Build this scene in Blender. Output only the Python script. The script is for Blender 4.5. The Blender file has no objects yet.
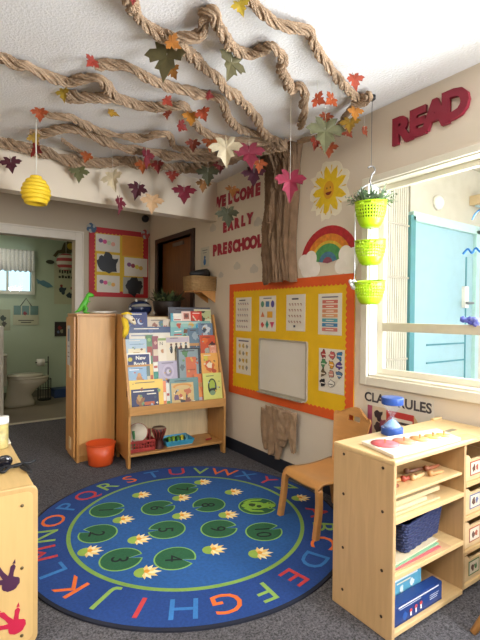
import bpy, math, random
import numpy as np
from mathutils import Vector, Matrix, noise
random.seed(7)
PI = math.pi
scene = bpy.context.scene
col = scene.collection

# ---------------------------------------------------------------- camera
FPX, YAW, PITCH, ROLL, EYE = 435.0, 0.611, 0.013, 0.009, 1.25
CAM = Vector((0, 0, EYE))
_F = Vector((math.sin(YAW)*math.cos(PITCH), math.cos(YAW)*math.cos(PITCH), -math.sin(PITCH)))
_r = Vector((math.cos(YAW), -math.sin(YAW), 0)); _u = _r.cross(_F)
_R = _r*math.cos(ROLL) + _u*math.sin(ROLL)
_U = -_r*math.sin(ROLL) + _u*math.cos(ROLL)
cd = bpy.data.cameras.new('camera'); cam = bpy.data.objects.new('camera', cd); col.objects.link(cam)
cd.sensor_fit = 'VERTICAL'; cd.sensor_height = 36.0; cd.lens = FPX/640*36.0; cd.clip_start = 0.05
cam.matrix_world = Matrix.Translation(CAM) @ Matrix((_R, _U, -_F)).transposed().to_4x4()
scene.camera = cam

# ---------------------------------------------------------------- world, lamps, exposure
scene.view_settings.view_transform = 'Standard'; scene.view_settings.look = 'None'
scene.view_settings.gamma = 1; scene.view_settings.use_curve_mapping = False
scene.view_settings.exposure = 0.97
w = bpy.data.worlds.new('sky'); scene.world = w; w.use_nodes = True
nt = w.node_tree; bg = nt.nodes['Background']
bg.inputs[0].default_value = (0.78, 0.9, 1.0, 1); bg.inputs[1].default_value = 0.9

def area(name, loc, direction, sx, sy, power, color):
    l = bpy.data.lights.new(name, 'AREA'); l.shape = 'RECTANGLE'; l.size = sx; l.size_y = sy
    l.energy = power; l.color = color
    o = bpy.data.objects.new(name, l); col.objects.link(o); o.location = loc
    o.rotation_euler = Vector(direction).to_track_quat('-Z', 'Y').to_euler()
    return o
area('daylight_second_window', (2.2, -1.1, 1.5), (-1, 0.75, 0.35), 1.5, 1.2, 150, (0.9, 0.95, 1.0))
area('daylight_main_window', (2.6, 0.65, 1.5), (-1, 0, 0.15), 1.0, 1.15, 36, (0.88, 0.95, 1.0))
area('ceiling_lamp_rear', (-0.3, -0.5, 2.5), (0, 0, -1), 1.2, 0.6, 25, (1.0, 0.91, 0.80))
area('ceiling_lamp_side', (-1.9, 1.6, 2.5), (0, 0, -1), 1.2, 0.6, 26, (1.0, 0.91, 0.80))
area('ceiling_lamp_back_area', (-0.6, 4.4, 2.5), (0, 0, -1), 0.6, 0.6, 1.2, (1.0, 0.8, 0.6))
area('bathroom_lamp', (0.2, 6.2, 2.4), (0, 0, -1), 0.4, 0.4, 4.2, (1.0, 0.93, 0.75))
sun = bpy.data.lights.new('sun', 'SUN'); sun.energy = 0.35; sun.angle = 0.05; sun.color = (1, 0.95, 0.85)
so = bpy.data.objects.new('sun', sun); col.objects.link(so); so.rotation_euler = Vector((-0.35, 0.8, -0.75)).to_track_quat('-Z', 'Y').to_euler()

# ---------------------------------------------------------------- pixel -> place (photo frame 480x640)
def ray(x, y): return _F*FPX + _R*(x-240) - _U*(y-320)
def on_z(x, y, z=0.0): d = ray(x, y); return CAM + d*((z-EYE)/d.z)
def on_x(x, y, X=2.25): d = ray(x, y); return CAM + d*(X/d.x)
def on_y(x, y, Y): d = ray(x, y); return CAM + d*(Y/d.y)
def on_plane(x, y, p, n): d = ray(x, y); return CAM + d*((p-CAM).dot(n)/d.dot(n))
def px_m(p): return (p-CAM).dot(_F)/FPX          # metres per pixel at p

# ---------------------------------------------------------------- materials
def srgb(c):
    if isinstance(c, str):
        c = c.lstrip('#'); c = c if len(c) == 6 else ''.join(k*2 for k in c); c = [int(c[i:i+2], 16)/255 for i in (0, 2, 4)]
    return tuple((v/12.92 if v <= 0.04045 else ((v+0.055)/1.055)**2.4) for v in c)
_m = {}
def mat(c, rough=0.6, var=0.06, scale=12, kind=None, bump=0.0, metal=0.0, **k):
    key = (str(c), rough, var, scale, kind, bump, metal, str(k))
    if key in _m: return _m[key]
    m = bpy.data.materials.new('m'); m.use_nodes = True; t = m.node_tree; b = t.nodes['Principled BSDF']
    c3 = srgb(c); b.inputs['Roughness'].default_value = rough; b.inputs['Metallic'].default_value = metal
    tc = t.nodes.new('ShaderNodeTexCoord'); mp = t.nodes.new('ShaderNodeMapping'); t.links.new(tc.outputs['Object'], mp.inputs[0])
    n = t.nodes.new('ShaderNodeTexNoise'); n.inputs['Scale'].default_value = scale; n.inputs['Detail'].default_value = 4
    t.links.new(mp.outputs[0], n.inputs['Vector'])
    r = t.nodes.new('ShaderNodeValToRGB'); r.color_ramp.elements[0].position = 0.3; r.color_ramp.elements[1].position = 0.7
    lo, hi = 1-var, 1+var
    if kind == 'wood': lo, hi = 1-var*2, 1+var
    r.color_ramp.elements[0].color = (*[min(1, v*lo*(0.97 if i == 2 else 1)) for i, v in enumerate(c3)], 1)
    r.color_ramp.elements[1].color = (*[min(1, v*hi) for v in c3], 1)
    t.links.new(n.outputs['Fac'], r.inputs[0]); t.links.new(r.outputs[0], b.inputs['Base Color'])
    if kind == 'wood':
        mp.inputs['Scale'].default_value = k.get('stretch', (14, 14, 1.2)); n.inputs['Scale'].default_value = 3; n.inputs['Distortion'].default_value = 0.6
    if kind == 'carpet':
        r.color_ramp.elements[0].position = 0.38; r.color_ramp.elements[1].position = 0.62
        n.inputs['Roughness'].default_value = 0.75
    if bump:
        bn = t.nodes.new('ShaderNodeTexNoise'); bn.inputs['Scale'].default_value = k.get('bscale', scale*4); bn.inputs['Detail'].default_value = 3
        t.links.new(tc.outputs['Object'], bn.inputs['Vector'])
        bu = t.nodes.new('ShaderNodeBump'); bu.inputs['Strength'].default_value = bump; bu.inputs['Distance'].default_value = k.get('bdist', 0.01)
        t.links.new(bn.outputs['Fac'], bu.inputs['Height']); t.links.new(bu.outputs[0], b.inputs['Normal'])
    _m[key] = m; return m
def glass(tint=(1, 1, 1), rough=0.0):
    key = ('glass', tint, rough)
    if rough == 1.15:
        m = bpy.data.materials.new('clear_plastic'); m.use_nodes = True; t = m.node_tree; t.nodes.clear(); o = t.nodes.new('ShaderNodeOutputMaterial'); mx = t.nodes.new('ShaderNodeMixShader'); mx.inputs[0].default_value = .10
        tr = t.nodes.new('ShaderNodeBsdfTransparent'); tr.inputs[0].default_value = (*tint, 1); gl = t.nodes.new('ShaderNodeBsdfPrincipled'); gl.inputs['Base Color'].default_value = (.8, .85, .9, 1); gl.inputs['Roughness'].default_value = .1
        t.links.new(tr.outputs[0], mx.inputs[1]); t.links.new(gl.outputs[0], mx.inputs[2]); t.links.new(mx.outputs[0], o.inputs[0]); return m
    if key in _m: return _m[key]
    m = bpy.data.materials.new('glass'); m.use_nodes = True; t = m.node_tree; t.nodes.clear()
    o = t.nodes.new('ShaderNodeOutputMaterial'); mx = t.nodes.new('ShaderNodeMixShader')
    tr = t.nodes.new('ShaderNodeBsdfTransparent'); tr.inputs[0].default_value = (*tint, 1)
    gl = t.nodes.new('ShaderNodeBsdfGlossy'); gl.inputs['Roughness'].default_value = 0.02
    fr = t.nodes.new('ShaderNodeFresnel'); fr.inputs[0].default_value = 1.45 if not rough else rough
    ge = t.nodes.new('ShaderNodeNewGeometry'); iv = t.nodes.new('ShaderNodeMath'); iv.operation = 'SUBTRACT'; iv.inputs[0].default_value = 1; t.links.new(ge.outputs['Backfacing'], iv.inputs[1])
    mu = t.nodes.new('ShaderNodeMath'); mu.operation = 'MULTIPLY'; t.links.new(fr.outputs[0], mu.inputs[0]); t.links.new(iv.outputs[0], mu.inputs[1])
    t.links.new(mu.outputs[0], mx.inputs[0]); t.links.new(tr.outputs[0], mx.inputs[1]); t.links.new(gl.outputs[0], mx.inputs[2])
    t.links.new(mx.outputs[0], o.inputs[0]); _m[key] = m; return m

WOOD = mat('#d2ab74', 0.42, 0.07, kind='wood')
WOODX = mat('#d2ab74', 0.42, 0.07, kind='wood', stretch=(1.2, 14, 14))
WOODY = mat('#d2ab74', 0.42, 0.07, kind='wood', stretch=(14, 1.2, 14))
PALE = mat('#e0c79d', 0.4, 0.05, kind='wood', stretch=(1.2, 14, 14))
MAPLE = mat('#c68f52', 0.38, 0.07, kind='wood')
HONEY = mat('#bd8a4e', 0.4, 0.06, kind='wood')
HONEYX = mat('#bd8a4e', 0.4, 0.06, kind='wood', stretch=(1.2, 14, 14))
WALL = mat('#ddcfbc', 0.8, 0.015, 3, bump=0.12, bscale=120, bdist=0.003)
KRAFT = mat('#a48a70', 0.85, 0.22, 30, bump=0.5, bscale=70, bdist=0.006)
METAL = mat('#8d8d8d', 0.35, 0.03, metal=0.8)
BLACK = mat('#1b1b1e', 0.6)
WHITE = mat('#eeeae2', 0.5, 0.02)
THREAD = mat('#ddd8cc', 0.8)

# ---------------------------------------------------------------- mesh building
class MB:
    def __init__(s): s.v = []; s.f = []; s.m = []; s.mats = []; s.sm = []
    def mi(s, m):
        if m not in s.mats: s.mats.append(m)
        return s.mats.index(m)
    def add(s, vs, fs, m, T=None, smooth=False):
        b = len(s.v); i = s.mi(m)
        s.v += [(T @ Vector(v)) if T is not None else Vector(v) for v in vs]
        s.f += [tuple(b+j for j in f) for f in fs]; s.m += [i]*len(fs); s.sm += [smooth]*len(fs)
        return s
    def box(s, x0, x1, y0, y1, z0, z1, m, T=None):
        vs = [(x, y, z) for x in (x0, x1) for y in (y0, y1) for z in (z0, z1)]
        return s.add(vs, [(0, 1, 3, 2), (4, 6, 7, 5), (0, 4, 5, 1), (2, 3, 7, 6), (0, 2, 6, 4), (1, 5, 7, 3)], m, T)
    def prism(s, pts, d, m, T=None, z=0.0):      # polygon in local xy, extruded from z to z+d
        n = len(pts); vs = [(p[0], p[1], z) for p in pts] + [(p[0], p[1], z+d) for p in pts]
        return s.add(vs, [tuple(range(n-1, -1, -1)), tuple(range(n, 2*n))] + [(i, (i+1) % n, n+(i+1) % n, n+i) for i in range(n)], m, T)
    def lathe(s, prof, m, T=None, n=28, smooth=True, caps=True, lobes=None):
        vs = []; fs = []
        for r, z in prof:
            for i in range(n):
                a = 2*PI*i/n; q = r*(lobes(a, z) if lobes else 1); vs.append((q*math.cos(a), q*math.sin(a), z))
        for k in range(len(prof)-1):
            for i in range(n):
                j = (i+1) % n; fs.append((k*n+i, k*n+j, (k+1)*n+j, (k+1)*n+i))
        if caps:
            if prof[0][0] > 1e-4: fs.append(tuple(range(n-1, -1, -1)))
            if prof[-1][0] > 1e-4: fs.append(tuple((len(prof)-1)*n+i for i in range(n)))
        return s.add(vs, fs, m, T, smooth)
    def tube(s, path, r, m, n=8, T=None, lobe=None, smooth=True, closed=False):
        P = [Vector(p) for p in path]; K = len(P); vs = []; fs = []; up = None
        for k in range(K):
            t = (P[min(k+1, K-1)] - P[max(k-1, 0)])
            if closed: t = P[(k+1) % K]-P[k-1]
            if t.length < 1e-9: t = Vector((0, 0, 1))
            t.normalize()
            if up is None:
                up = t.orthogonal().normalized()
            up = (up - t*up.dot(t)); up = up.normalized() if up.length > 1e-6 else t.orthogonal().normalized()
            sd = t.cross(up); rr = r[k] if isinstance(r, (list, tuple)) else r
            for i in range(n):
                a = 2*PI*i/n; q = rr*(lobe(a, k) if lobe else 1)
                vs.append(P[k] + up*math.cos(a)*q + sd*math.sin(a)*q)
        rng = K if closed else K-1
        for k in range(rng):
            k2 = (k+1) % K
            for i in range(n): j = (i+1) % n; fs.append((k*n+i, k*n+j, k2*n+j, k2*n+i))
        if not closed: fs += [tuple(range(n-1, -1, -1)), tuple((K-1)*n+i for i in range(n))]
        return s.add(vs, fs, m, T, smooth)
    def ball(s, c, r, m, n=14, T=None, sc=(1, 1, 1), bumpy=0, seed=0):
        vs = []; fs = []; h = n//2
        for k in range(h+1):
            ph = PI*k/h
            for i in range(n):
                a = 2*PI*i/n; d = Vector((math.sin(ph)*math.cos(a), math.sin(ph)*math.sin(a), math.cos(ph)))
                q = r*(1+(bumpy*noise.noise(d*2.6+Vector((seed, seed, 0))) if bumpy else 0))
                vs.append((c[0]+d.x*q*sc[0], c[1]+d.y*q*sc[1], c[2]+d.z*q*sc[2]))
        for k in range(h):
            for i in range(n): j = (i+1) % n; fs.append((k*n+i, (k+1)*n+i, (k+1)*n+j, k*n+j))
        return s.add(vs, fs, m, T, True)
    def text(s, txt, size, m, T, d=0.0005, z=0.0, bold=0.0, align='CENTER', sx=1.0):
        vs, fs = text_geo(txt, size, d, bold, align); vs = [(v[0]*sx, v[1], v[2]+z) for v in vs]
        return s.add(vs, fs, m, T)
    def build(s, name, parent=None, origin=None, bevel=0, tag_=None):
        if origin is None:
            if parent is not None: origin = Vector((0, 0, 0))
            else:
                xs = [v.x for v in s.v]; ys = [v.y for v in s.v]; zs = [v.z for v in s.v]
                origin = Vector(((min(xs)+max(xs))/2, (min(ys)+max(ys))/2, min(zs)))
        base = parent_world(parent) if parent is not None else origin
        me = bpy.data.meshes.new(name); me.from_pydata([v-base for v in s.v], [], s.f)
        for mm in s.mats: me.materials.append(mm)
        me.polygons.foreach_set('material_index', s.m); me.polygons.foreach_set('use_smooth', s.sm); me.update()
        o = bpy.data.objects.new(name, me); col.objects.link(o)
        if parent is not None: o.parent = parent; 
        else: o.location = origin
        if bevel:
            b = o.modifiers.new('bevel', 'BEVEL'); b.width = bevel; b.segments = 2; b.limit_method = 'ANGLE'; b.harden_normals = False
        if tag_: tag(o, *tag_)
        return o
_pw = {}
def parent_world(p):
    v = Vector((0, 0, 0))
    while p is not None: v = v + Vector(p.location); p = p.parent
    return v
_tg = {}
def text_geo(txt, size, d, bold, align):
    key = (txt, size, d, bold, align)
    if key not in _tg:
        c = bpy.data.curves.new('t', 'FONT'); c.body = txt; c.size = size; c.extrude = d/2; c.offset = bold; c.align_x = align; c.align_y = 'CENTER'; c.resolution_u = 3
        o = bpy.data.objects.new('t', c); me = bpy.data.meshes.new_from_object(o)
        _tg[key] = ([(v.co.x, v.co.y, v.co.z+d/2) for v in me.vertices], [tuple(p.vertices) for p in me.polygons])
        bpy.data.objects.remove(o); bpy.data.meshes.remove(me); bpy.data.curves.remove(c)
    return _tg[key]
def tag(o, label=None, cat=None, group=None, kind=None):
    if label: o['label'] = label
    if cat: o['category'] = cat
    if group: o['group'] = group
    if kind: o['kind'] = kind
    return o
def thing(name, loc, label, cat, group=None):
    o = bpy.data.objects.new(name, None); col.objects.link(o); o.location = loc; o.empty_display_size = 0.05
    return tag(o, label, cat, group)
def struct(name, mb, parent=None, bevel=0):
    o = mb.build(name, parent, bevel=bevel)
    if parent is None: tag(o, kind='structure')
    return o
def frame(o, u, v):                                 # local x=u, y=v, z=normal (toward viewer)
    u = Vector(u).normalized(); v = Vector(v).normalized(); n = u.cross(v)
    return Matrix.Translation(Vector(o)) @ Matrix((u, v, n)).transposed().to_4x4()
def RW(p): return frame(p, (0, -1, 0), (0, 0, 1))   # on the right wall, facing into the room
def BW(p): return frame(p, (1, 0, 0), (0, 0, 1))    # on a back wall, facing the camera
def disc(r, n=24, cx=0, cy=0, ry=None):
    ry = ry or r; return [(cx+r*math.cos(2*PI*i/n), cy+ry*math.sin(2*PI*i/n)) for i in range(n)]
def blob(r, n=22, cx=0, cy=0, amp=0.25, seed=0, ry=1.0):
    return [(cx+r*(1+amp*noise.noise((math.cos(a)*1.7+seed, math.sin(a)*1.7, seed)))*math.cos(a), cy+ry*r*(1+amp*noise.noise((math.cos(a)*1.7+seed, math.sin(a)*1.7, seed)))*math.sin(a)) for a in [2*PI*i/n for i in range(n)]]
def rrect(w, h, r, cx=0, cy=0, n=5):
    out = []
    for sx, sy, a0 in ((1, 1, 0), (-1, 1, 90), (-1, -1, 180), (1, -1, 270)):
        for k in range(n+1):
            a = math.radians(a0+90*k/n); out.append((cx+sx*(w/2-r)+r*math.cos(a), cy+sy*(h/2-r)+r*math.sin(a)))
    return out
def art(mb, T, w, h, items, z0=0.0):
    """flat printed shapes on a sheet of size w x h centred at the frame's origin; coordinates 0..1"""
    z = z0
    for k, it in enumerate(items):
        z += 0.00025; kind = it[0]
        if kind == 'r': _, x0, y0, x1, y1, c = it; mb.prism([((x0-.5)*w, (y0-.5)*h), ((x1-.5)*w, (y0-.5)*h), ((x1-.5)*w, (y1-.5)*h), ((x0-.5)*w, (y1-.5)*h)], 0.0004, mat(c, 0.5), T, z)
        elif kind == 'c': _, x, y, r, c = it; mb.prism(disc(r*w, 16, (x-.5)*w, (y-.5)*h), 0.0004, mat(c, 0.5), T, z)
        elif kind == 'e': _, x, y, rx, ry, c = it; mb.prism(disc(rx*w, 18, (x-.5)*w, (y-.5)*h, ry*h), 0.0004, mat(c, 0.5), T, z)
        elif kind == 'b': _, x, y, r, c, sd = it; mb.prism(blob(r*w, 18, (x-.5)*w, (y-.5)*h, 0.7, sd), 0.0004, mat(c, 0.5), T, z)
        elif kind == 'p': _, pts, c = it; mb.prism([((x-.5)*w, (y-.5)*h) for x, y in pts], 0.0004, mat(c, 0.5), T, z)
        elif kind == 't':
            _, x, y, sz, c, s_ = it[:6]; mb.text(s_, sz*h, mat(c, 0.5), T @ Matrix.Translation(((x-.5)*w, (y-.5)*h, 0)), 0.0004, z, it[6] if len(it) > 6 else 0)
def sheet(name, T, w, h, th, c, items, tg, parent=None):
    mb = MB(); mb.box(-w/2, w/2, -h/2, h/2, 0, th, mat(c, 0.55, 0.02), T); art(mb, T, w, h, items, th-0.0002)
    o = mb.build(name, parent)
    if tg: tag(o, *tg)
    return o

# ================================================================= STRUCTURE
WX = 2.25; HC = 2.53; YB = 5.234; YT = 7.0; YH = 3.62
CARPET = mat('#525054', 0.95, 0.75, 130, kind='carpet', bump=0.6, bscale=220, bdist=0.006)
struct('floor', MB().box(-3.5, WX, -3.0, 5.40, -0.05, 0, CARPET))
struct('floor_bathroom', MB().box(-1.2, 2.4, 5.40, YT, -0.05, 0.002, mat('#85796a', 0.45, 0.05, 5)))
struct('trim_threshold', MB().box(0.0, 1.33, 5.375, 5.43, 0.002, 0.012, mat('#cfc6b4', 0.4, metal=0.3)))
CEIL = mat('#ebe9e8', 0.9, 0.02, 60, bump=0.65, bscale=80, bdist=0.006)
struct('ceiling', MB().box(-3.5, WX+0.2, -3.0, YB, HC, HC+0.05, CEIL))
# right wall with window opening and door opening
mb = MB(); X1 = WX+0.12
WY0, WY1, WZ0, WZ1 = 0.15, 1.79, 0.865, 2.08
D0, D1, DZ = 4.12, 4.98, 2.11
mb.box(WX, X1, -3.0, WY0, 0, HC, WALL); mb.box(WX, X1, WY0, WY1, 0, WZ0, WALL); mb.box(WX, X1, WY0, WY1, WZ1, HC, WALL)
mb.box(WX, X1, WY1, D0, 0, HC, WALL); mb.box(WX, X1, D0, D1, DZ, HC, WALL); mb.box(WX, X1, D1, YB+0.1, 0, HC, WALL)
struct('wall_right', mb)
struct('wall_header', MB().box(-3.5, WX, YH, YH+0.12, 2.155, HC, WALL))
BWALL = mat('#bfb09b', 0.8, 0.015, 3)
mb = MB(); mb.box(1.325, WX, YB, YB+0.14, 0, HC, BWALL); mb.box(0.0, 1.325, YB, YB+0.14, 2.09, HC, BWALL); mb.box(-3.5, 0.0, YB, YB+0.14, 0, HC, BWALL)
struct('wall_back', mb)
struct('wall_left', MB().box(-3.6, -3.5, -3.0, YB, 0, HC, WALL))
struct('wall_rear', MB().box(-3.5, WX, -3.1, -3.0, 0, HC, WALL))
TRIMC = mat('#d9cfc0', 0.45, 0.02)
mb = MB(); mb.box(1.325, 1.40, YB-0.018, YB, 0, 2.175, TRIMC); mb.box(0.0, 1.325, YB-0.018, YB, 2.09, 2.175, TRIMC)
mb.box(1.400, 1.418, YB-0.026, YB, 0, 2.195, TRIMC); mb.box(0.0, 1.400, YB-0.026, YB, 2.175, 2.195, TRIMC)
struct('trim_bathroom_opening', mb, bevel=0.003)
# bathroom walls with a small window
BATH = mat('#bac9b2', 0.75, 0.02, 3)
mb = MB(); bx0, bx1, bz0, bz1 = 0.55, 1.15, 1.56, 2.10
mb.box(-1.2, bx0, YT, YT+0.1, 0, 2.6, BATH); mb.box(bx1, 2.4, YT, YT+0.1, 0, 2.6, BATH); mb.box(bx0, bx1, YT, YT+0.1, 0, bz0, BATH); mb.box(bx0, bx1, YT, YT+0.1, bz1, 2.6, BATH)
struct('wall_bathroom_back', mb)
struct('wall_bathroom_right', MB().box(1.95, 2.05, 5.38, YT, 0, 2.6, BATH))
struct('wall_bathroom_left', MB().box(-1.3, -1.2, 5.38, YT, 0, 2.6, BATH))
struct('ceiling_bathroom', MB().box(-1.2, 2.4, 5.38, YT, 2.5, 2.55, CEIL))
struct('baseboard_bathroom', MB().box(-1.2, 1.95, YT-0.015, YT, 0, 0.1, mat('#7d7a6c', 0.6)))
NAVY = mat('#20242f', 0.5)
struct('baseboard_right', MB().box(WX-0.012, WX, -3.0, D0-0.06, 0, 0.105, NAVY), bevel=0.003)
struct('baseboard_back', MB().box(1.42, WX-0.012, YB-0.012, YB, 0, 0.105, NAVY), bevel=0.003)
# brown door
DK = mat('#3b2517', 0.4, 0.1, kind='wood'); DW = mat('#7a4c28', 0.35, 0.16, kind='wood')
mb = MB(); mb.box(WX-0.02, X1, D0-0.07, D0, 0, DZ+0.05, DK); mb.box(WX-0.02, X1, D1, D1+0.06, 0, DZ+0.05, DK); mb.box(WX-0.02, X1, D0, D1, DZ, DZ+0.05, DK)
fr = struct('door_1', mb, bevel=0.004)
MB().box(WX+0.06, WX+0.1, D0+0.002, D1-0.002, 0.01, DZ-0.002, DW).build('door_panel', fr)
MB().box(WX+0.045, WX+0.062, D0+0.30, D0+0.56, DZ-0.07, DZ-0.03, METAL).build('door_closer', fr)
# main window: casing, jamb, sash, glass
FRM = mat('#e4dcca', 0.4, 0.015); 
mb = MB(); c = 0.05
mb.box(WX-0.02, WX, WY1, WY1+c, WZ0-0.055, WZ1+0.04, FRM); mb.box(WX-0.02, WX, WY0-c, WY0, WZ0-0.055, WZ1+0.04, FRM)
mb.box(WX-0.02, WX, WY0, WY1, WZ1, WZ1+0.04, FRM); mb.box(WX-0.02, WX, WY0, WY1, WZ0-0.055, WZ0, FRM)
win = struct('window_1', mb, bevel=0.004)
JB = mat('#efeee8', 0.35, 0.01)
mb = MB(); mb.box(WX, X1, WY1-0.008, WY1, WZ0, WZ1, JB); mb.box(WX, X1, WY0, WY0+0.008, WZ0, WZ1, JB); mb.box(WX, X1, WY0, WY1, WZ0, WZ0+0.012, FRM); mb.box(WX, X1, WY0, WY1, WZ1-0.008, WZ1, FRM)
mb.build('jamb', win)
sx0, sx1 = WX+0.075, WX+0.11; mb = MB()
mb.box(sx0, sx1, WY1-0.05, WY1-0.008, WZ0+0.012, WZ1-0.008, FRM); mb.box(sx0, sx1, WY0+0.008, WY0+0.05, WZ0+0.012, WZ1-0.008, FRM)
mb.box(sx0, sx1, WY0+0.05, WY1-0.05, WZ0+0.012, WZ0+0.05, FRM); mb.box(sx0, sx1, WY0+0.05, WY1-0.05, WZ1-0.04, WZ1-0.008, FRM)
mb.box(sx0-0.01, sx1, WY0+0.05, WY1-0.05, 1.152, 1.205, mat('#cfc4ae', 0.4))
mb.build('window_sash', win, bevel=0.003)
mb = MB(); mb.box(sx0+0.015, sx0+0.02, WY0+0.05, WY1-0.05, WZ0+0.05, WZ1-0.04, glass()); mb.build('window_pane', win)
# bathroom window
mb = MB(); W2 = mat('#d8d8c8', 0.5)
mb.box(bx0-0.05, bx0, YT-0.02, YT+0.05, bz0-0.05, bz1+0.05, W2); mb.box(bx1, bx1+0.05, YT-0.02, YT+0.05, bz0-0.05, bz1+0.05, W2)
mb.box(bx0, bx1, YT-0.02, YT+0.05, bz1, bz1+0.05, W2); mb.box(bx0-0.01, bx1+0.01, YT-0.05, YT+0.05, bz0-0.05, bz0, W2); mb.box(0.83, 0.86, YT, YT+0.05, bz0, bz1, W2)
w2 = struct('window_2', mb)
MB().box(bx0, bx1, YT+0.055, YT+0.06, bz0, bz1, glass((.8, .95, 1))).build('window_pane', w2)
# curtain valance
mb = MB(); vs = []; fs = []; N = 60
for i in range(N+1):
    x = 0.50+0.68*i/N; yy = YT-0.055+0.014*math.sin(i*1.35)
    for z in (2.15, 2.12, 2.0, 1.84+0.012*math.sin(i*1.1)): vs.append((x, yy, z))
for i in range(N):
    for k in range(3): a = i*4+k; fs.append((a, a+4, a+5, a+1))
CURT = mat('#f6f6ea', 0.8, 0.2, 70)
mb.add(vs, fs, CURT, smooth=True); o = mb.build('curtain_valance', tag_=('short patterned white curtain valance across the top of bathroom window', 'curtain'))
so_ = o.modifiers.new('s', 'SOLIDIFY'); so_.thickness = 0.004
# outside: porch seen through the main window
SID = mat('#cbc4b3', 0.7, 0.05, 8)
struct('ground_outside', MB().box(X1, 9, -8, 2.1, -0.15, -0.1, mat('#b5b0a8', 0.9)))
YP = 1.92
mb = MB(); mb.box(X1, 2.84, YP, YP+0.1, -0.1, 2.5, SID); mb.box(3.84, 7, YP, YP+0.1, -0.1, 2.5, SID); mb.box(2.87, 3.84, YP, YP+0.1, 2.02, 2.5, SID)
for k in range(18):
    x = 2.40+k*0.026
    if k % 1 == 0 and x < 2.82: mb.box(x, x+0.018, YP-0.008, YP, -0.1, 2.5 if x < 2.40 else 2.4, SID)
for z in (0.55, 0.93, 1.18, 1.52, 1.9): mb.box(2.38, 2.84, YP-0.016, YP-0.008, z, z+0.012, mat('#b8b09e', .7))
struct('wall_outside', mb)
struct('ceiling_porch', MB().box(X1, 4.6, -1.2, YP, 2.5, 2.56, mat('#d3ccba', 0.8)))
TEAL = mat('#a0c4cf', 0.45, 0.03); TEAL2 = mat('#4d8f9b', 0.5)
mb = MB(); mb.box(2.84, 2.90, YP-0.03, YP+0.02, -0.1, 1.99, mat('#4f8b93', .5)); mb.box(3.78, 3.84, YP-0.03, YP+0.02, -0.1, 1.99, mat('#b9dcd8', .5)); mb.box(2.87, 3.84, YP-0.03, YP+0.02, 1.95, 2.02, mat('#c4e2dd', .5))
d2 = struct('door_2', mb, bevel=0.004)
mb = MB(); mb.box(2.90, 3.78, YP+0.0, YP+0.04, -0.08, 1.95, TEAL)
mb.box(3.66, 3.675, YP-0.006, YP, 0.0, 1.75, TEAL2)
for z in (0.88, 1.02): mb.box(3.1, 3.66, YP-0.006, YP, z, z+0.012, TEAL2)
mb.build('door_panel', d2)
mb = MB(); q = on_y(467, 296, YP-0.03); mb.box(q.x-0.03, q.x+0.03, YP-0.03, YP, q.z-0.1, q.z+0.08, WHITE); mb.tube([(q.x, YP-0.03, q.z-0.06), (q.x, YP-0.08, q.z-0.06), (q.x-0.1, YP-0.08, q.z-0.06)], 0.011, METAL); mb.build('door_handle', d2, bevel=0.004)
q = on_y(437, 203, YP); mb = MB(); mb.lathe([(0.06, 0), (0.055, 0.02), (0.035, 0.04), (0, 0.045)], WHITE, frame((q.x, YP, q.z), (1, 0, 0), (0, 0, 1))); mb.build('porch_light', tag_=('small round white dome light on the outside wall above the blue door', 'light'))
q = on_y(474, 207, YP); mb = MB(); mb.box(q.x-0.08, q.x+0.35, q.y-0.20, q.y, q.z, q.z+0.08, mat('#c9b28c', .5)); mb.box(q.x-0.05, q.x+0.32, q.y-0.17, q.y-.03, q.z-0.012, q.z, mat('#bcd8e4', .3)); mb.build('porch_fixture', bevel=0.004, tag_=('boxy tan light fixture on outside wall above right edge of blue door', 'light'))

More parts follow.
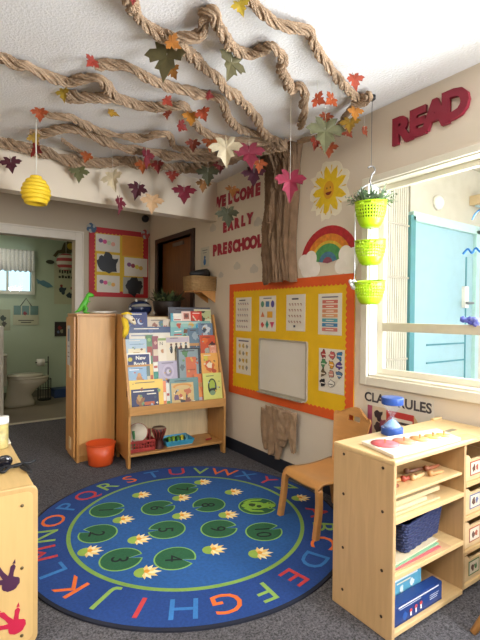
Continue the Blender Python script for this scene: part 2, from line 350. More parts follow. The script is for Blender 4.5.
# ================================================================= PAPER TREE
def smooth_path(pts, step):
    P = [Vector(p) for p in pts]; out = []
    for i in range(len(P)-1):
        p0 = P[max(i-1, 0)]; p1 = P[i]; p2 = P[i+1]; p3 = P[min(i+2, len(P)-1)]
        n = max(2, int((p2-p1).length/step))
        for k in range(n):
            t = k/n; out.append(0.5*((2*p1)+(p2-p0)*t+(2*p0-5*p1+4*p2-p3)*t*t+(3*p1-p0-3*p2+p3)*t**3))
    out.append(P[-1]); return out
tree = thing('paper_tree', (WX-0.1, 2.63, 1.54), 'twisted brown kraft paper tree climbing the wall and spreading across the ceiling', 'paper tree')
ZC = HC
def branch(pxs, rpx, seed, drop=0.0, zs=None):
    pts = []
    for k, (x, y) in enumerate(pxs):
        z = ZC-0.035-drop-0.012*math.sin(k*1.3+seed)
        q = on_z(x, y, z)
        if q.y > YH-0.09: q = on_y(x, y, YH-0.09)
        pts.append(q)
    path = smooth_path(pts, 0.008); n = 48; K = len(path)
    mid = path[K//2]; R = rpx*0.84*px_m(mid)
    acc = 0; tw = [0]
    for k in range(1, K): acc += (path[k]-path[k-1]).length; tw.append(acc)
    rng = random.Random(seed); ph = rng.uniform(0, 6); rate = 24+rng.uniform(-4, 5)
    rad = [R*(0.95+0.50*noise.noise((tw[k]*8, seed, 0)))*(0.55+0.45*min(1, (tw[k]+0.015)/0.05))*(0.7+0.3*min(1, (acc-tw[k]+0.02)/0.05)) for k in range(K)]
    for k in range(K):
        path[k] = path[k]+Vector((noise.noise((tw[k]*9, seed, 3)), noise.noise((tw[k]*9, seed, 5)), 0))*0.012
        path[k].z = min(path[k].z, ZC-rad[k]*1.0); path[k].y = min(path[k].y, YH-rad[k])
    def lobe(a, k):
        u_ = tw[k]; t = a-rate*u_*(1+0.06*math.sin(u_*5))+ph
        q1 = t*1.5+0.6*noise.noise((u_*6, seed, 1)); w1 = abs(math.sin(q1))          # three twisted strands
        q2 = t*5.0+3.0*noise.noise((u_*7, a*0.3, seed)); w2 = abs(math.sin(q2))       # folds along every strand
        v = 1.12-0.66*math.exp(-(w1/0.36)**2)-0.34*math.exp(-(w2/0.45)**2)+0.16*noise.noise((math.cos(a)*3, math.sin(a)*3, u_*45+seed))+rng.uniform(-.05, .05)
        return v
    MB().tube(path, rad, KRAFT, n, lobe=lobe, smooth=False).build('branch', tree)
branch([(127, -8), (131, 4), (138, 17), (150, 28), (166, 37), (184, 38), (199, 34), (203, 24), (205, 13), (213, 12), (220, 28), (231, 46), (247, 54), (262, 50), (272, 46), (280, 55), (283, 72), (291, 88), (300, 86), (304, 95), (304, 112), (300, 128)], 6.3, 1)
branch([(172, 40), (182, 48), (195, 59), (210, 72), (224, 87), (236, 97), (247, 107), (256, 118), (262, 130), (270, 140)], 5.6, 2, 0.01)
branch([(94, 66), (108, 64), (122, 66), (140, 73), (156, 82), (174, 88), (195, 92), (210, 96), (221, 100), (226, 112), (232, 123), (246, 131), (262, 135), (278, 140)], 5.2, 3)
branch([(-8, 55), (4, 58), (16, 64), (28, 67), (45, 75), (65, 81), (84, 79), (98, 78), (106, 86), (117, 97), (132, 103), (150, 107), (166, 107), (183, 106), (190, 115), (198, 127), (209, 135), (228, 140), (256, 142), (280, 143)], 5.2, 4)
branch([(62, 95), (74, 97), (92, 98), (108, 98), (124, 101), (142, 106)], 6.2, 5, 0.004)
branch([(42, 113), (55, 116), (70, 118), (84, 124), (100, 131), (120, 136), (142, 138), (160, 134), (170, 136), (174, 146), (190, 151), (215, 152)], 3.9, 6, 0.0)
branch([(30, 133), (42, 134), (56, 130), (74, 128), (94, 136), (114, 145), (134, 150), (155, 152), (180, 156), (205, 158), (230, 154), (260, 148), (284, 145)], 4.6, 7, 0.0)
branch([(-8, 142), (4, 143), (16, 146), (30, 149), (48, 153), (64, 159), (84, 163), (102, 163), (124, 161), (145, 164), (168, 167), (192, 168), (214, 164), (240, 155), (268, 148), (286, 144)], 5.6, 8, 0.01)
branch([(62, 139), (70, 146), (80, 152), (90, 158)], 2.4, 9, 0.01)
branch([(243, -6), (252, 3), (264, 14), (280, 25), (295, 28), (308, 31), (312, 40), (320, 55), (330, 68), (340, 81), (350, 92), (360, 98), (368, 96), (364, 102), (352, 103)], 5.4, 10)
branch([(354, 103), (348, 112), (340, 124), (326, 134), (312, 138), (298, 142)], 3.4, 11, 0.015)
# trunk: folded kraft paper bulging from the wall
rng = random.Random(77); mb = MB(); vs = []; fs = []; NA, NZ = 110, 110
for j in range(NZ+1):
    t = j/NZ; z = 1.50+(HC-1.50)*t
    yc = 2.615-0.0*t+0.012*math.sin(t*7); hw = 0.172-0.025*math.sin(min(1, t*1.3)*PI)*0.6+0.10*max(0, t-0.86)*5*0.6
    dp = 0.13+0.02*math.sin(t*5)+0.22*max(0, t-0.85)*4*0.5
    for i in range(NA+1):
        s_ = i/NA; a = PI*s_
        f = 0.5*noise.noise((s_*9+0.25*math.sin(t*4), t*1.3, 2.0))+0.5*abs(noise.noise((s_*19+0.5*math.sin(t*6+s_*4), t*2.2, 7.0)))+0.22*noise.noise((s_*40, t*6, 1))
        cr = abs(math.sin(s_*34+3*noise.noise((s_*4, t*1.6, 3))+1.5*math.sin(t*3))); cr2 = abs(math.sin(s_*15+2*noise.noise((s_*3, t*2, 9))+1.2*math.sin(t*4+1))); k = 1+0.40*f-0.22*math.exp(-(cr/.35)**2)-0.42*math.exp(-(cr2/.30)**2)+rng.uniform(-.03, .03)
        vs.append((WX-0.004-dp*math.sin(a)**0.6*k, yc-hw*math.cos(a)*(1+0.06*f), z+0.02*noise.noise((s_*6, t, 4))*(1 if j in (0, ) else 0)))
for j in range(NZ):
    for i in range(NA): a = j*(NA+1)+i; fs.append((a, a+NA+1, a+NA+2, a+1))
mb.add(vs, fs, mat('#7d624a', 0.9, 0.18, 16, bump=0.5, bscale=60, bdist=0.006)); tr = mb.build('trunk', tree)
# paper roots below the board
mb = MB(); rng = random.Random(4)
strips = [(267, 408, 448, 11), (273, 406, 453, 12), (279, 406, 458, 11), (286, 408, 446, 12), (290, 410, 440, 11), (294, 411, 452, 8), (283, 408, 438, 14)]
for si, (x, y0, y1, wp) in enumerate(strips):
    a = on_x(x+2, y0); b = on_x(x+2+(3 if x > 290 else rng.uniform(-2, 2)), y1); hw = wp*px_m(a)*0.62; vs = []; fs = []
    for j in range(25):
        t = j/24; c0 = a.lerp(b, t); hw2 = hw*(1.05-0.35*t-(0.5*max(0, t-0.75)*4*0.6))
        for i in range(15):
            s_ = i/14*2-1; f = abs(noise.noise((s_*2.5+si, t*2.5, si)))+0.3*noise.noise((s_*6, t*8, si))
            vs.append((WX-0.008-(0.018+0.006*si % 3*0.004)-0.035*(1-s_*s_)*(0.35+f)-0.004*si, c0.y-s_*hw2*1.25+0.01*math.sin(t*4+si), c0.z+0.008*noise.noise((s_*5, si, 1))))
    for j in range(24):
        for i in range(14): k = j*15+i; fs.append((k, k+15, k+16, k+1))
    mb.add(vs, fs, mat('#a18468', 0.9, 0.15, 22, bump=0.5, bscale=70, bdist=0.006), smooth=True)
o = mb.build('paper_roots', tag_=('crumpled brown paper tree roots hanging below the yellow bulletin board', 'paper roots'))
m_ = o.modifiers.new('s', 'SOLIDIFY'); m_.thickness = 0.004

# ================================================================= LEAVES
MAPLE_PTS = [(0, -0.62), (0.03, -0.32), (0.22, -0.46), (0.46, -0.46), (0.38, -0.24), (0.62, -0.22), (0.84, -0.02), (0.66, 0.05), (0.62, 0.20), (0.30, 0.10), (0.42, 0.40), (0.24, 0.44), (0, 0.92)]
MAPLE_PTS = MAPLE_PTS + [(-x, y) for x, y in reversed(MAPLE_PTS[1:-1])]
def leaf(x, y, size, colr, label, anchor=None, z=None, up=False, flat=0.0, ang=0.0, narrow=1.0, cat='leaf', group='autumn leaves around the paper tree', dropz=0.085, tone=None):
    """size: height in photo pixels; anchor = the photo row where its thread meets the ceiling"""
    if anchor is not None:
        top = on_z(x, anchor, HC); p = on_plane(x, y, top, Vector((_F.x, _F.y, 0)).normalized())
    else: p = on_z(x, y, z if z else HC-dropz); top = None
    if p.y > YH-0.09:
        p = on_y(x, y, YH-0.09)
        if top is not None: top = Vector((p.x, p.y, HC))
    if p.x > WX-0.05: p = on_x(x, y, WX-(0.255 if z else 0.05))
    s_ = size*px_m(p)/1.30
    n = Vector((-_F.x, -_F.y, 0)); n.rotate(Matrix.Rotation(math.radians(flat), 4, 'Z')); v = Vector((0, 0, -1)); n.normalize()
    rng = random.Random(int(x*7+y)); 
    u = v.cross(n).normalized(); T = frame(p, u, v) @ Matrix.Rotation(math.radians(ang), 4, 'Z') @ Matrix.Rotation(rng.uniform(-0.25, 0.25), 4, 'X')
    mb = MB(); pts = MAPLE_PTS; N_ = len(pts); vs = []; fs = []
    for zz in (0.0, 0.0012):
        vs.append((0, 0.02*s_, zz+0.0))
        for a, b in pts: vs.append((a*s_*narrow, b*s_, zz+s_*(0.22*abs(a)+0.10*math.sin(b*5+x)*0.6)))
    for k in range(N_): j = (k+1) % N_; fs.append((0, 1+k, 1+j)); fs.append((N_+1, N_+2+j, N_+2+k)); fs.append((1+k, N_+2+k, N_+2+j, 1+j))
    mb.add(vs, fs, mat(tuple(int(colr[i:i+2], 16)/255*(.92 if colr in (CREAM, BEI) else .70) for i in (1, 3, 5)), 0.7, 0.18, 25), T)
    st = T @ Vector((0, -0.30*s_, 0)); top2 = T @ Vector((0, -0.36*s_, 0.0)) 
    o = mb.build('leaf', origin=p.copy()); tag(o, label, cat, group)
    if top is not None:
        tb = T @ Vector((0, -0.05*s_, 0.003)); m2 = MB(); m2.tube([tb, Vector((tb.x, tb.y, HC))], 0.0009, THREAD, 5); m2.build('thread', o)
    return o
CRIM = '#a01f3a'; MAR = '#6b1f33'; CREAM = '#e6d6b4'; OLV = '#7e7d45'; OR = '#dd6a22'; RD = '#b9331d'; YL = '#e8b62a'; BEI = '#d9b083'
leaf(11, 163, 17, MAR, 'dark maroon paper leaf hanging left of the yellow beehive', anchor=140, flat=15, ang=10)
leaf(113, 178, 21, CREAM, 'small cream felt leaf hanging between the beehive and maroon leaf', anchor=150, ang=10, flat=-20)
leaf(79, 172, 16, OLV, 'small olive leaf dangling under the lowest branch near the beehive', anchor=160, flat=25)
leaf(138, 189, 17, MAR, 'dark maroon leaf hanging just right of the small cream leaf', anchor=158, ang=-20)
leaf(152, 201, 19, BEI, 'tan beige leaf hanging in front of the header above the red board', anchor=158, flat=15)
leaf(184, 192, 20, CRIM, 'crimson felt leaf hanging above the brown door', anchor=158, flat=10)
leaf(119, 203, 18, '#a3223f', 'narrow crimson leaf seen edge-on against the white header', anchor=155, flat=70, narrow=.8)
leaf(226, 148, 28, CREAM, 'large cream felt leaf hanging near the centre of the branches', anchor=122, flat=-8)
leaf(249, 153, 26, '#a8213f', 'large crimson leaf overlapping the large cream leaf', anchor=128, flat=15, ang=8)
leaf(167, 57, 37, '#857a4a', 'large olive green leaf hanging from the upper left branch', anchor=40, flat=-20, ang=-8)
leaf(231, 63, 29, '#80764a', 'narrow olive leaf hanging below the top middle branch', anchor=48, flat=45, ang=-12)
leaf(208, 173, 20, '#5d5c3c', 'dark olive leaf hanging under the branches left of the word WELCOME', anchor=155)
leaf(228, 214, 20, '#67684a', 'dull green leaf stuck over the word EARLY', anchor=158, flat=-15)
leaf(290, 181, 32, '#a80f3c', 'bright hot pink glitter leaf hanging in front of the trunk', anchor=94, flat=0, narrow=.78)
leaf(282, 212, 28, '#c8d6a0', 'pale green leaf resting against the tree trunk', z=2.04, flat=0, narrow=.7, ang=8)
leaf(325, 131, 33, '#858255', 'large green leaf right of the trunk beneath the ceiling', anchor=106, flat=10)
leaf(240, 6, 16, '#e3bf25', 'yellow leaf at the top edge on the right upper branch', ang=20)
leaf(92, 62, 13, '#c23a20', 'red orange leaf at the tip of the upper left branch', flat=30, ang=-40)
leaf(64, 93, 14, '#d8b230', 'mustard yellow leaf at the blunt tip of the thick left branch', flat=-20)
leaf(40, 113, 14, '#cf5a22', 'orange leaf at the branch tip where the beehive string hangs', flat=10)
leaf(112, 113, 12, '#eab12c', 'flat golden leaf stuck alone on the ceiling between left branches', flat=20, ang=80, dropz=0.02, narrow=.6)
leaf(34, 138, 12, '#d3a63a', 'ochre yellow leaf behind the beehive string', flat=20, ang=30)
leaf(36, 149, 15, '#b3271f', 'scarlet leaf behind the beehive string on the lowest branch', flat=-20, ang=60)
leaf(87, 156, 11, OR, 'small orange leaf at the tip of the short twig', flat=10, ang=-20)
leaf(172, 43, 16, '#e08a2a', 'orange flower-like leaf on top of the large olive leaf', flat=15, ang=60)
leaf(173, 71, 14, '#dd8f33', 'pale orange leaf just below the large olive leaf', flat=-25, ang=20)
leaf(167, 101, 11, '#c5401f', 'red orange leaf on the middle left branch', flat=20, ang=50)
leaf(168, 114, 10, '#d05c3a', 'small coral leaf under the middle left branch', flat=-30)
leaf(191, 117, 15, '#ef9a22', 'bright orange-yellow leaf where two middle branches meet', flat=5)
leaf(203, 113, 14, '#d8582c', 'coral orange leaf right of the bright orange-yellow leaf', flat=-15, ang=20)
leaf(181, 126, 12, '#ad2a1f', 'deep red leaf below the bright orange-yellow leaf', flat=35, ang=70)
leaf(193, 144, 13, '#a6401f', 'rust leaf left of the large cream leaf', anchor=134, flat=10)
leaf(210, 142, 14, '#e06a1f', 'orange leaf tucked behind the left lobe of the large cream leaf', anchor=132, flat=10)
leaf(146, 156, 21, '#a3283a', 'slender crimson leaf hanging among the orange cluster at lower branches', anchor=142, flat=50, narrow=.6)
leaf(143, 165, 14, '#d3661f', 'orange leaf on the left of the lower branch cluster', anchor=152)
leaf(158, 165, 13, '#a8281f', 'red leaf on the right of the lower branch cluster', anchor=152, flat=-20)
leaf(172, 175, 12, '#b9381c', 'red orange leaf hanging below the lower branch above the crimson leaf', anchor=160, flat=20)
leaf(203, 184, 13, '#b5742a', 'dull orange leaf hanging below the dark olive leaf', anchor=160, flat=20)
leaf(220, 166, 12, '#8d1f1f', 'dark red leaf hanging directly below the large cream leaf', anchor=156)
leaf(259, 164, 14, '#e0682a', 'orange leaf in front of the maroon leaf left of the trunk', anchor=141, flat=20)
leaf(254, 174, 20, '#63203a', 'maroon leaf hanging beneath the large crimson leaf', anchor=146, flat=-15)
leaf(232, 190, 13, '#c9782a', 'amber leaf hanging in front of the word WELCOME', anchor=158, flat=20)
leaf(209, 96, 9, '#a52623', 'tiny red leaf on the branch above the large cream leaf', flat=10, ang=80)
leaf(354, 80, 17, '#cf4f2a', 'red orange leaf on the right branch near its curled end', flat=20, ang=15)
leaf(318, 100, 14, '#d9551f', 'left orange leaf of the pair hanging under the right branch', anchor=80, flat=-20, ang=60)
leaf(331, 100, 14, '#e0621f', 'right orange leaf of the pair hanging under the right branch', anchor=82, flat=20, ang=-50)
leaf(355, 112, 14, '#f39a2c', 'glowing orange leaf below the curled branch end', flat=10)
leaf(350, 123, 17, '#d5a22a', 'golden yellow leaf dangling below the glowing orange leaf', anchor=104, flat=-20)
leaf(326, 117, 13, '#bf5320', 'rust orange leaf above the large green leaf right of the trunk', flat=10, dropz=.06)
leaf(315, 142, 13, '#c0401d', 'red orange leaf at the lower left of the large green leaf', anchor=125, flat=30)
leaf(329, 148, 15, '#c3551c', 'rust leaf hanging lowest beneath the large green leaf', anchor=122, flat=-10)
leaf(347, 132, 12, '#b94c26', 'terracotta leaf right of the large green leaf', anchor=112, flat=10, ang=40)
leaf(364, 131, 11, '#c85a30', 'faded orange leaf beside the hanging planter wire', anchor=110, flat=50, ang=50)
leaf(133, -2, 10, '#a8261f', 'red leaf at the very top of the left upper branch', flat=20)

# beehive
top = on_z(36, 118, HC); pc = on_plane(36, 190, top, Vector((_F.x, _F.y, 0)).normalized()); s_ = px_m(pc)
mb = MB(); prof = [(0.0, 0.094), (0.02, 0.093)]; NB = 7; RB = (.40, .70, .88, .98, 1.0, .93, .78)
for k in range(NB):
    zt = 0.09-0.182*k/NB; rr = 0.093*RB[k]
    for q in (0.0, 0.25, 0.5, 0.75, 1.0): prof.append((rr*(0.92+0.08*math.sin(PI*q)), zt-0.026*q))
prof.append((0.055, prof[-1][1])); prof.append((0.05, prof[-1][1]+0.03)); prof.append((0.0, prof[-1][1]+0.03))
mb.lathe(prof[::-1], mat('#e8c326', 0.6, 0.05), Matrix.Translation(pc)); bh = mb.build('beehive', origin=pc.copy(), tag_=('yellow ribbed paper beehive hanging by white string from the ceiling', 'beehive decoration'))
MB().tube([pc+Vector((0, 0, 0.085)), pc+Vector((0.002, 0, 0.2)), pc+Vector((-0.001, 0, 0.3)), Vector((pc.x, pc.y, HC))], 0.004, THREAD, 6).build('string', bh)

# ================================================================= RIGHT WALL
# cut-out letters
RL = mat('#a8263a', 0.6, 0.05)
def word(txt, pts, hgt, ord_):
    n = len(txt)
    for i, ch in enumerate(txt):
        t = i/(n-1); a, b = pts; p = on_x(a[0], a[1]).lerp(on_x(b[0], b[1]), t); p.x = WX-0.001
        mb = MB(); mb.text(ch, hgt/0.72, RL, RW(p) @ Matrix.Rotation(random.uniform(-0.06, 0.06), 4, 'Z'), 0.004, 0, 0.0095, sx=0.92)
        same = [k for k in range(n) if txt[k] == ch]
        pos = '' if len(same) == 1 else ('first ' if same[0] == i else 'second ')
        o = mb.build('wall_letter'); tag(o, 'red cut-out letter %s, %s%s in the word %s on the wall' % (ch, pos, 'one' if pos else 'only one', txt), 'letter', 'red letters of the wall greeting')
word('WELCOME', ((218, 203), (258, 190)), 0.095, 0)
word('EARLY', ((225, 228), (250, 219)), 0.085, 1)
word('PRESCHOOL', ((215, 251), (260, 241.5)), 0.10, 2)
# READ sign
p0 = on_x(397, 129); mb = MB(); RDM = mat('#8a1730', 0.55, 0.04)
ys = [1.565, 1.458, 1.350, 1.240]; 
for k, (ch, y, zz) in enumerate(zip('READ', ys, (2.332, 2.338, 2.346, 2.357))): mb.text(ch, 0.20, RDM, RW((WX-0.001, y, zz)), 0.020+0.0015*k, 0, 0.012, sx=.98)
mb.build('read_sign', tag_=('thick dark red READ letter sign above the window', 'sign'))
# paper clouds
CL = mat('#c8bfb2', 0.8, 0.02)
for (x, y, s_, lb) in ((213, 228, .055, 'faint paper cloud left of the word EARLY'), (258, 222, .055, 'faint paper cloud between the word EARLY and the trunk'), (237, 266, .05, 'faint paper cloud just above the yellow board corner'), (254, 269, .055, 'faint paper cloud between the board and the trunk base'), (221, 275, .04, 'faint paper cloud lowest of those left of the board')):
    p = on_x(x, y); p.x = WX; mb = MB(); T = RW(p)
    for k, (dx, dy, r) in enumerate(((-.6, -.1, .5), (0, .15, .65), (.6, -.1, .5), (0, -.2, .5))): mb.prism(disc(r*s_, 18, dx*s_, dy*s_), 0.001, CL, T, 0.0003*k)
    mb.build('paper_cloud'); tag(col.objects[-1], lb, 'cloud cutout', 'paper clouds on the right wall')
# sun
def wallart(x, y): p = on_x(x, y); p.x = WX; return RW(p)
T = wallart(329, 190) @ Matrix.Scale(1.14, 4); mb = MB(); Z = mat('#efe6d0', 0.7); YS = mat('#ecc822', 0.6, 0.08, 30)
def rays(r0, r1, n, wob):
    out = []
    for i in range(n*4):
        a = 2*PI*i/(n*4); k = i % 4; r = (r0 if k in (0,) else r1 if k == 2 else (r0+r1)/2*1.08); r *= 1+wob*noise.noise((i*0.7, n, 0)); out.append((r*math.cos(a), r*math.sin(a)*1.12))
    return out
mb.prism(rays(.135, .165, 9, .25), 0.001, Z, T); mb.prism(rays(.075, .138, 9, .3), 0.001, YS, T, 0.001)
for i in range(18):
    a = 2*PI*i/18; mb.prism([(0.09*math.cos(a), .1*math.sin(a)), (0.135*math.cos(a-.03), .15*math.sin(a-.03)), (0.135*math.cos(a+.03), .15*math.sin(a+.03))], 0.0006, mat('#e0b51c', .6), T, 0.002)
mb.prism(disc(.042, 24, 0, 0, .055), 0.001, mat('#e0a326', 0.6), T, 0.0026)
for sx in (-1, 1): mb.prism(disc(.004, 8, sx*.014, .012, .007), .0005, mat('#5a3a20'), T, .0036)
mb.prism([(.025*math.cos(PI+PI*k/10), -.012+.02*math.sin(PI+PI*k/10)) for k in range(11)], .0005, mat('#7a2a20'), T, .0036)
mb.build('paper_sun', tag_=('painted yellow paper sun with a smiling face above the rainbow', 'sun cutout'))
# rainbow
T = wallart(328, 250) @ Matrix.Scale(1.55, 4); mb = MB()
def arch(r0, r1, a0, a1, n=20, yo=-0.06, sy=.95): return [(r1*math.cos(a0+(a1-a0)*k/n), yo+sy*r1*math.sin(a0+(a1-a0)*k/n)) for k in range(n+1)] + [(r0*math.cos(a1+(a0-a1)*k/n), yo+sy*r0*math.sin(a1+(a0-a1)*k/n)) for k in range(n+1)]
for k, (r0, r1, c_) in enumerate(((.135, .178, '#b3262c'), (.105, .140, '#d9822a'), (.092, .108, '#d9b43a'), (.05, .094, '#4f9455'), (.025, .055, '#4a7a96'), (.0, .03, '#8f4a5a'))):
    mb.prism(arch(r0, r1, 0.2-(.05*(k < 2)), PI-0.2+.05*(k < 2)), 0.001, mat(c_, 0.6, 0.22, 30), T, 0.0004*k)
for sx in (-1, 1):
    for k, (dx, dy, r) in enumerate(((.125, -.07, .05), (.105, -.03, .038), (.15, -.045, .04), (.08, -.08, .035))): mb.prism(disc(r, 18, sx*dx, dy), 0.001, mat('#f0e8de', .7), T, 0.003+.0002*k)
mb.build('paper_rainbow', tag_=('painted red to green rainbow with white paper clouds above the yellow board', 'rainbow cutout'))
# yellow bulletin board
BY0, BY1, BZ0, BZ1 = 1.90, 3.36, 0.535, 1.52
bo = thing('bulletin_board', (WX, (BY0+BY1)/2, BZ0), 'large yellow bulletin board with orange scalloped border on right wall', 'bulletin board')
MB().box(WX-0.012, WX, BY0, BY1, BZ0, BZ1, mat('#e3b40a', 0.7, 0.03)).build('backing', bo)
mb = MB(); OB = mat('#dd5a1e', 0.6, 0.05); T = RW((WX-0.012, (BY0+BY1)/2, (BZ0+BZ1)/2)); Wd, Hd = BY1-BY0, BZ1-BZ0
def border(mb, T, W_, H_, bw, pitch, M_, z=0):
    for (L, ang, off) in ((W_, 0, H_/2), (W_, PI, H_/2), (H_, PI/2, W_/2), (H_, -PI/2, W_/2)):
        n = int(L/pitch); R_ = T @ Matrix.Rotation(ang, 4, 'Z'); pts = [(-L/2, off), (L/2, off)]
        for i in range(n, -1, -1):
            x = -L/2+L*i/n; pts.append((x, off-bw))
            if i > 0:
                for k in (1, 2, 3): pts.append((x-L/n*k/4, off-bw-0.013*math.sin(PI*k/4)))
        pts = [(x, y) for x, y in pts]; mb.prism(pts[::-1], 0.002, M_, R_, z+(0 if abs(ang) in (0, PI) else 0.0007))
border(mb, T, Wd+0.01, Hd+0.01, 0.06, 0.04, OB); mb.build('border', bo)
PAP = '#ded6c6'
def rows(n0, y0, dy, cols_, c, sz=.028):
    out = []
    for r in range(n0):
        for k in range(cols_):
            x = .2+.6*k/(cols_-1); out.append(('r', x-.05, y0-r*dy-sz, x+.02, y0-r*dy, c)); out.append(('r', x-.02, y0-r*dy-sz*2.2, x+.045, y0-r*dy-sz*1.2, '#b58a7a'))
    return out
def poster(x0, y0, x1, y1, items, label, c=PAP):
    a = on_x(x0, y0, WX-0.014); b = on_x(x1, y1, WX-0.014); w_, h_ = abs(a.y-b.y), 0
    zt = a.z; zb = on_x(x0, y1, WX-0.014).z; p = (a+b)/2; 
    h_ = abs(on_x((x0+x1)/2, y0, WX-.014).z-on_x((x0+x1)/2, y1, WX-.014).z); p.z = (on_x((x0+x1)/2, y0, WX-.014).z+on_x((x0+x1)/2, y1, WX-.014).z)/2
    p.x = WX-0.0125
    return sheet('poster', RW(p), w_, h_, 0.0015, c, items, (label, 'poster', 'posters on the yellow board'))
poster(236, 297.5, 251, 331, rows(5, .84, .17, 5, '#8c7f88') + [('r', .3, .9, .7, .93, '#4a4550')], 'small text chart at the top left of the yellow board')
poster(259.5, 296, 275.5, 331, [('r', .25, .92, .75, .95, '#777')] + [('e', .2, .77, .1, .09, '#5d8f72'), ('r', .4, .69, .62, .85, '#4f7aa0'), ('e', .82, .77, .1, .1, '#5a4f9a'), ('p', [(.1, .4), (.34, .4), (.22, .56)], '#cf7a4c'), ('r', .5, .38, .82, .56, '#e0a52c'), ('b', .2, .18, .1, '#c7443f', 2), ('p', [(.5, .06), (.6, .18), (.5, .32), (.4, .18)], '#2f8f7a'), ('p', [(.8, .08), (.93, .26), (.67, .26)], '#d0506a')], 'colourful shapes chart second from left on the yellow board')
poster(286.5, 294.5, 305, 331, [('r', .3, .86, .65, .9, '#3f3c46')] + rows(4, .76, .16, 5, '#9a7468') + [('r', .45, .1, .55, .16, '#4a4550')], 'numbers chart third from left in the board top row')
poster(318.5, 293.5, 341.5, 335, [('r', .15, .90, .85, .93, '#6b6270')] + [('r', .18, .76-.112*k, .84, .845-.112*k, c_) for k, c_ in enumerate(('#cc6d60', '#cf7461', '#d08a66', '#d99b6c', '#4f9fae', '#3f7fae', '#cc7a70'))] + [('r', .35, .79-.112*k, .68, .81-.112*k, '#eadfce') for k in range(7)], 'poster with stacked red and blue bars at top right of the board')
poster(236.5, 338, 250.5, 374, [('r', .15, .9, .85, .94, '#6a6470')] + [('b', .25+.25*k, .78-.2*r, .08, ('#d6a83a', '#b9a05a', '#8c8a80')[(k+r) % 3], k+r) for k in range(3) for r in range(4)], 'small picture chart on the left beside the whiteboard')
hd = ['#a3302c', '#c25a5a', '#2f78a8', '#4d8a58', '#d99a2c', '#5a3f8c', '#6b5a3c', '#c98a7a', '#5b7a9c', '#1e1c20', '#ece6da']
its = []
for k in range(11):
    x = (.2, .52, .83)[k % 3]; y = .87-.22*(k//3); its += [('b', x, y, .115, '#2d2a2c', k*1.7), ('b', x, y, .10, hd[k], k*1.7), ('r', x-.08, y-.02, x+.08, y+.0, '#2d2a2c' if k == 10 else '#e8dccb')]
poster(319, 349, 344, 393, its, 'poster of coloured hand shapes at lower right of the yellow board')
# whiteboard
a = on_x(262, 339); b = on_x(308, 404); y0, y1 = a.y, b.y; zt = a.z; zb = on_x(262, 389).z
wb = thing('whiteboard', (WX-0.014, (y0+y1)/2, zb), 'blank white dry-erase board with grey frame on the yellow board', 'whiteboard')
MB().box(WX-0.02, WX-0.0125, y1, y0, zb, zt, mat('#d6cfc3', 0.25, 0.01)).build('writing_surface', wb)
mb = MB(); AL = mat('#a39a8a', 0.4)
for bx in ((y1-.008, y1+.006, zb, zt), (y0-.006, y0+.008, zb, zt), (y1, y0, zt-.005, zt+.009), (y1, y0, zb-.009, zb+.006)): mb.box(WX-0.028, WX-0.0125, bx[0], bx[1], bx[2], bx[3], AL)
mb.build('board_frame', wb); MB().box(WX-0.06, WX-0.0125, y1+.01, y0-.01, zb-.018, zb-.009, AL).build('pen_tray', wb)
# CLASS RULES poster
pa = on_x(367, 388); zb_ = on_x(367, 432).z; pe = on_x(441, 399)
ye = on_x(434, 400).y; w_ = pa.y-ye; h_ = pa.z-0.42; T = RW((WX-0.0, (pa.y+ye)/2, (pa.z+.42)/2))
its = [('r', .0, .0, 1, 1, '#d8cfbf'), ('t', .47, .85, .215, '#453f43', 'CLASS RULES', .0024), ('r', .02, .05, .10, .72, '#a8506a'), ('r', .10, .05, .33, .72, '#cdb79a'),
       ('b', .2, .58, .07, '#3b2f33', 3), ('b', .2, .36, .07, '#4a3b3a', 5), ('r', .33, .34, .74, .70, '#c23a34'), ('r', .42, .40, .72, .60, '#e6dac8'), ('r', .45, .51, .68, .55, '#4a3b3a'), ('r', .45, .44, .68, .46, '#8a7a70'), ('p', [(.74, .34), (.86, .5), (.74, .70)], '#caa87a'), ('p', [(.82, .44), (.87, .5), (.82, .58)], '#26221f'), ('r', .33, .26, .74, .34, '#e0a62c'), ('b', .28, .45, .06, '#8a4a5a', 8)]
sheet('class_rules_poster', T, w_, h_, 0.002, '#d8cfbf', its, ('CLASS RULES poster with a red pencil picture below the window', 'poster'))
# small notice left of PRESCHOOL
p = on_x(205, 257); p.x = WX
sheet('wall_notice', RW(p), 0.17, 0.20, 0.002, '#c9c4b4', [('r', .2, .82, .8, .86, '#6a6a66'), ('r', .3, .70, .7, .73, '#6a6a66'), ('c', .5, .48, .1, '#2f5f9a'), ('e', .5, .25, .15, .17, '#2f6aa8')], ('small pale notice with a blue figure beside the brown door', 'notice'))
p = on_x(205, 297, WX); p.x = WX
MB().box(-.05, .05, -.04, .04, 0, .008, mat('#d4c9b6', .4), RW(p)).build('wall_plate', bevel=.002, tag_=('blank cream wall plate below the wicker basket', 'wall plate'))

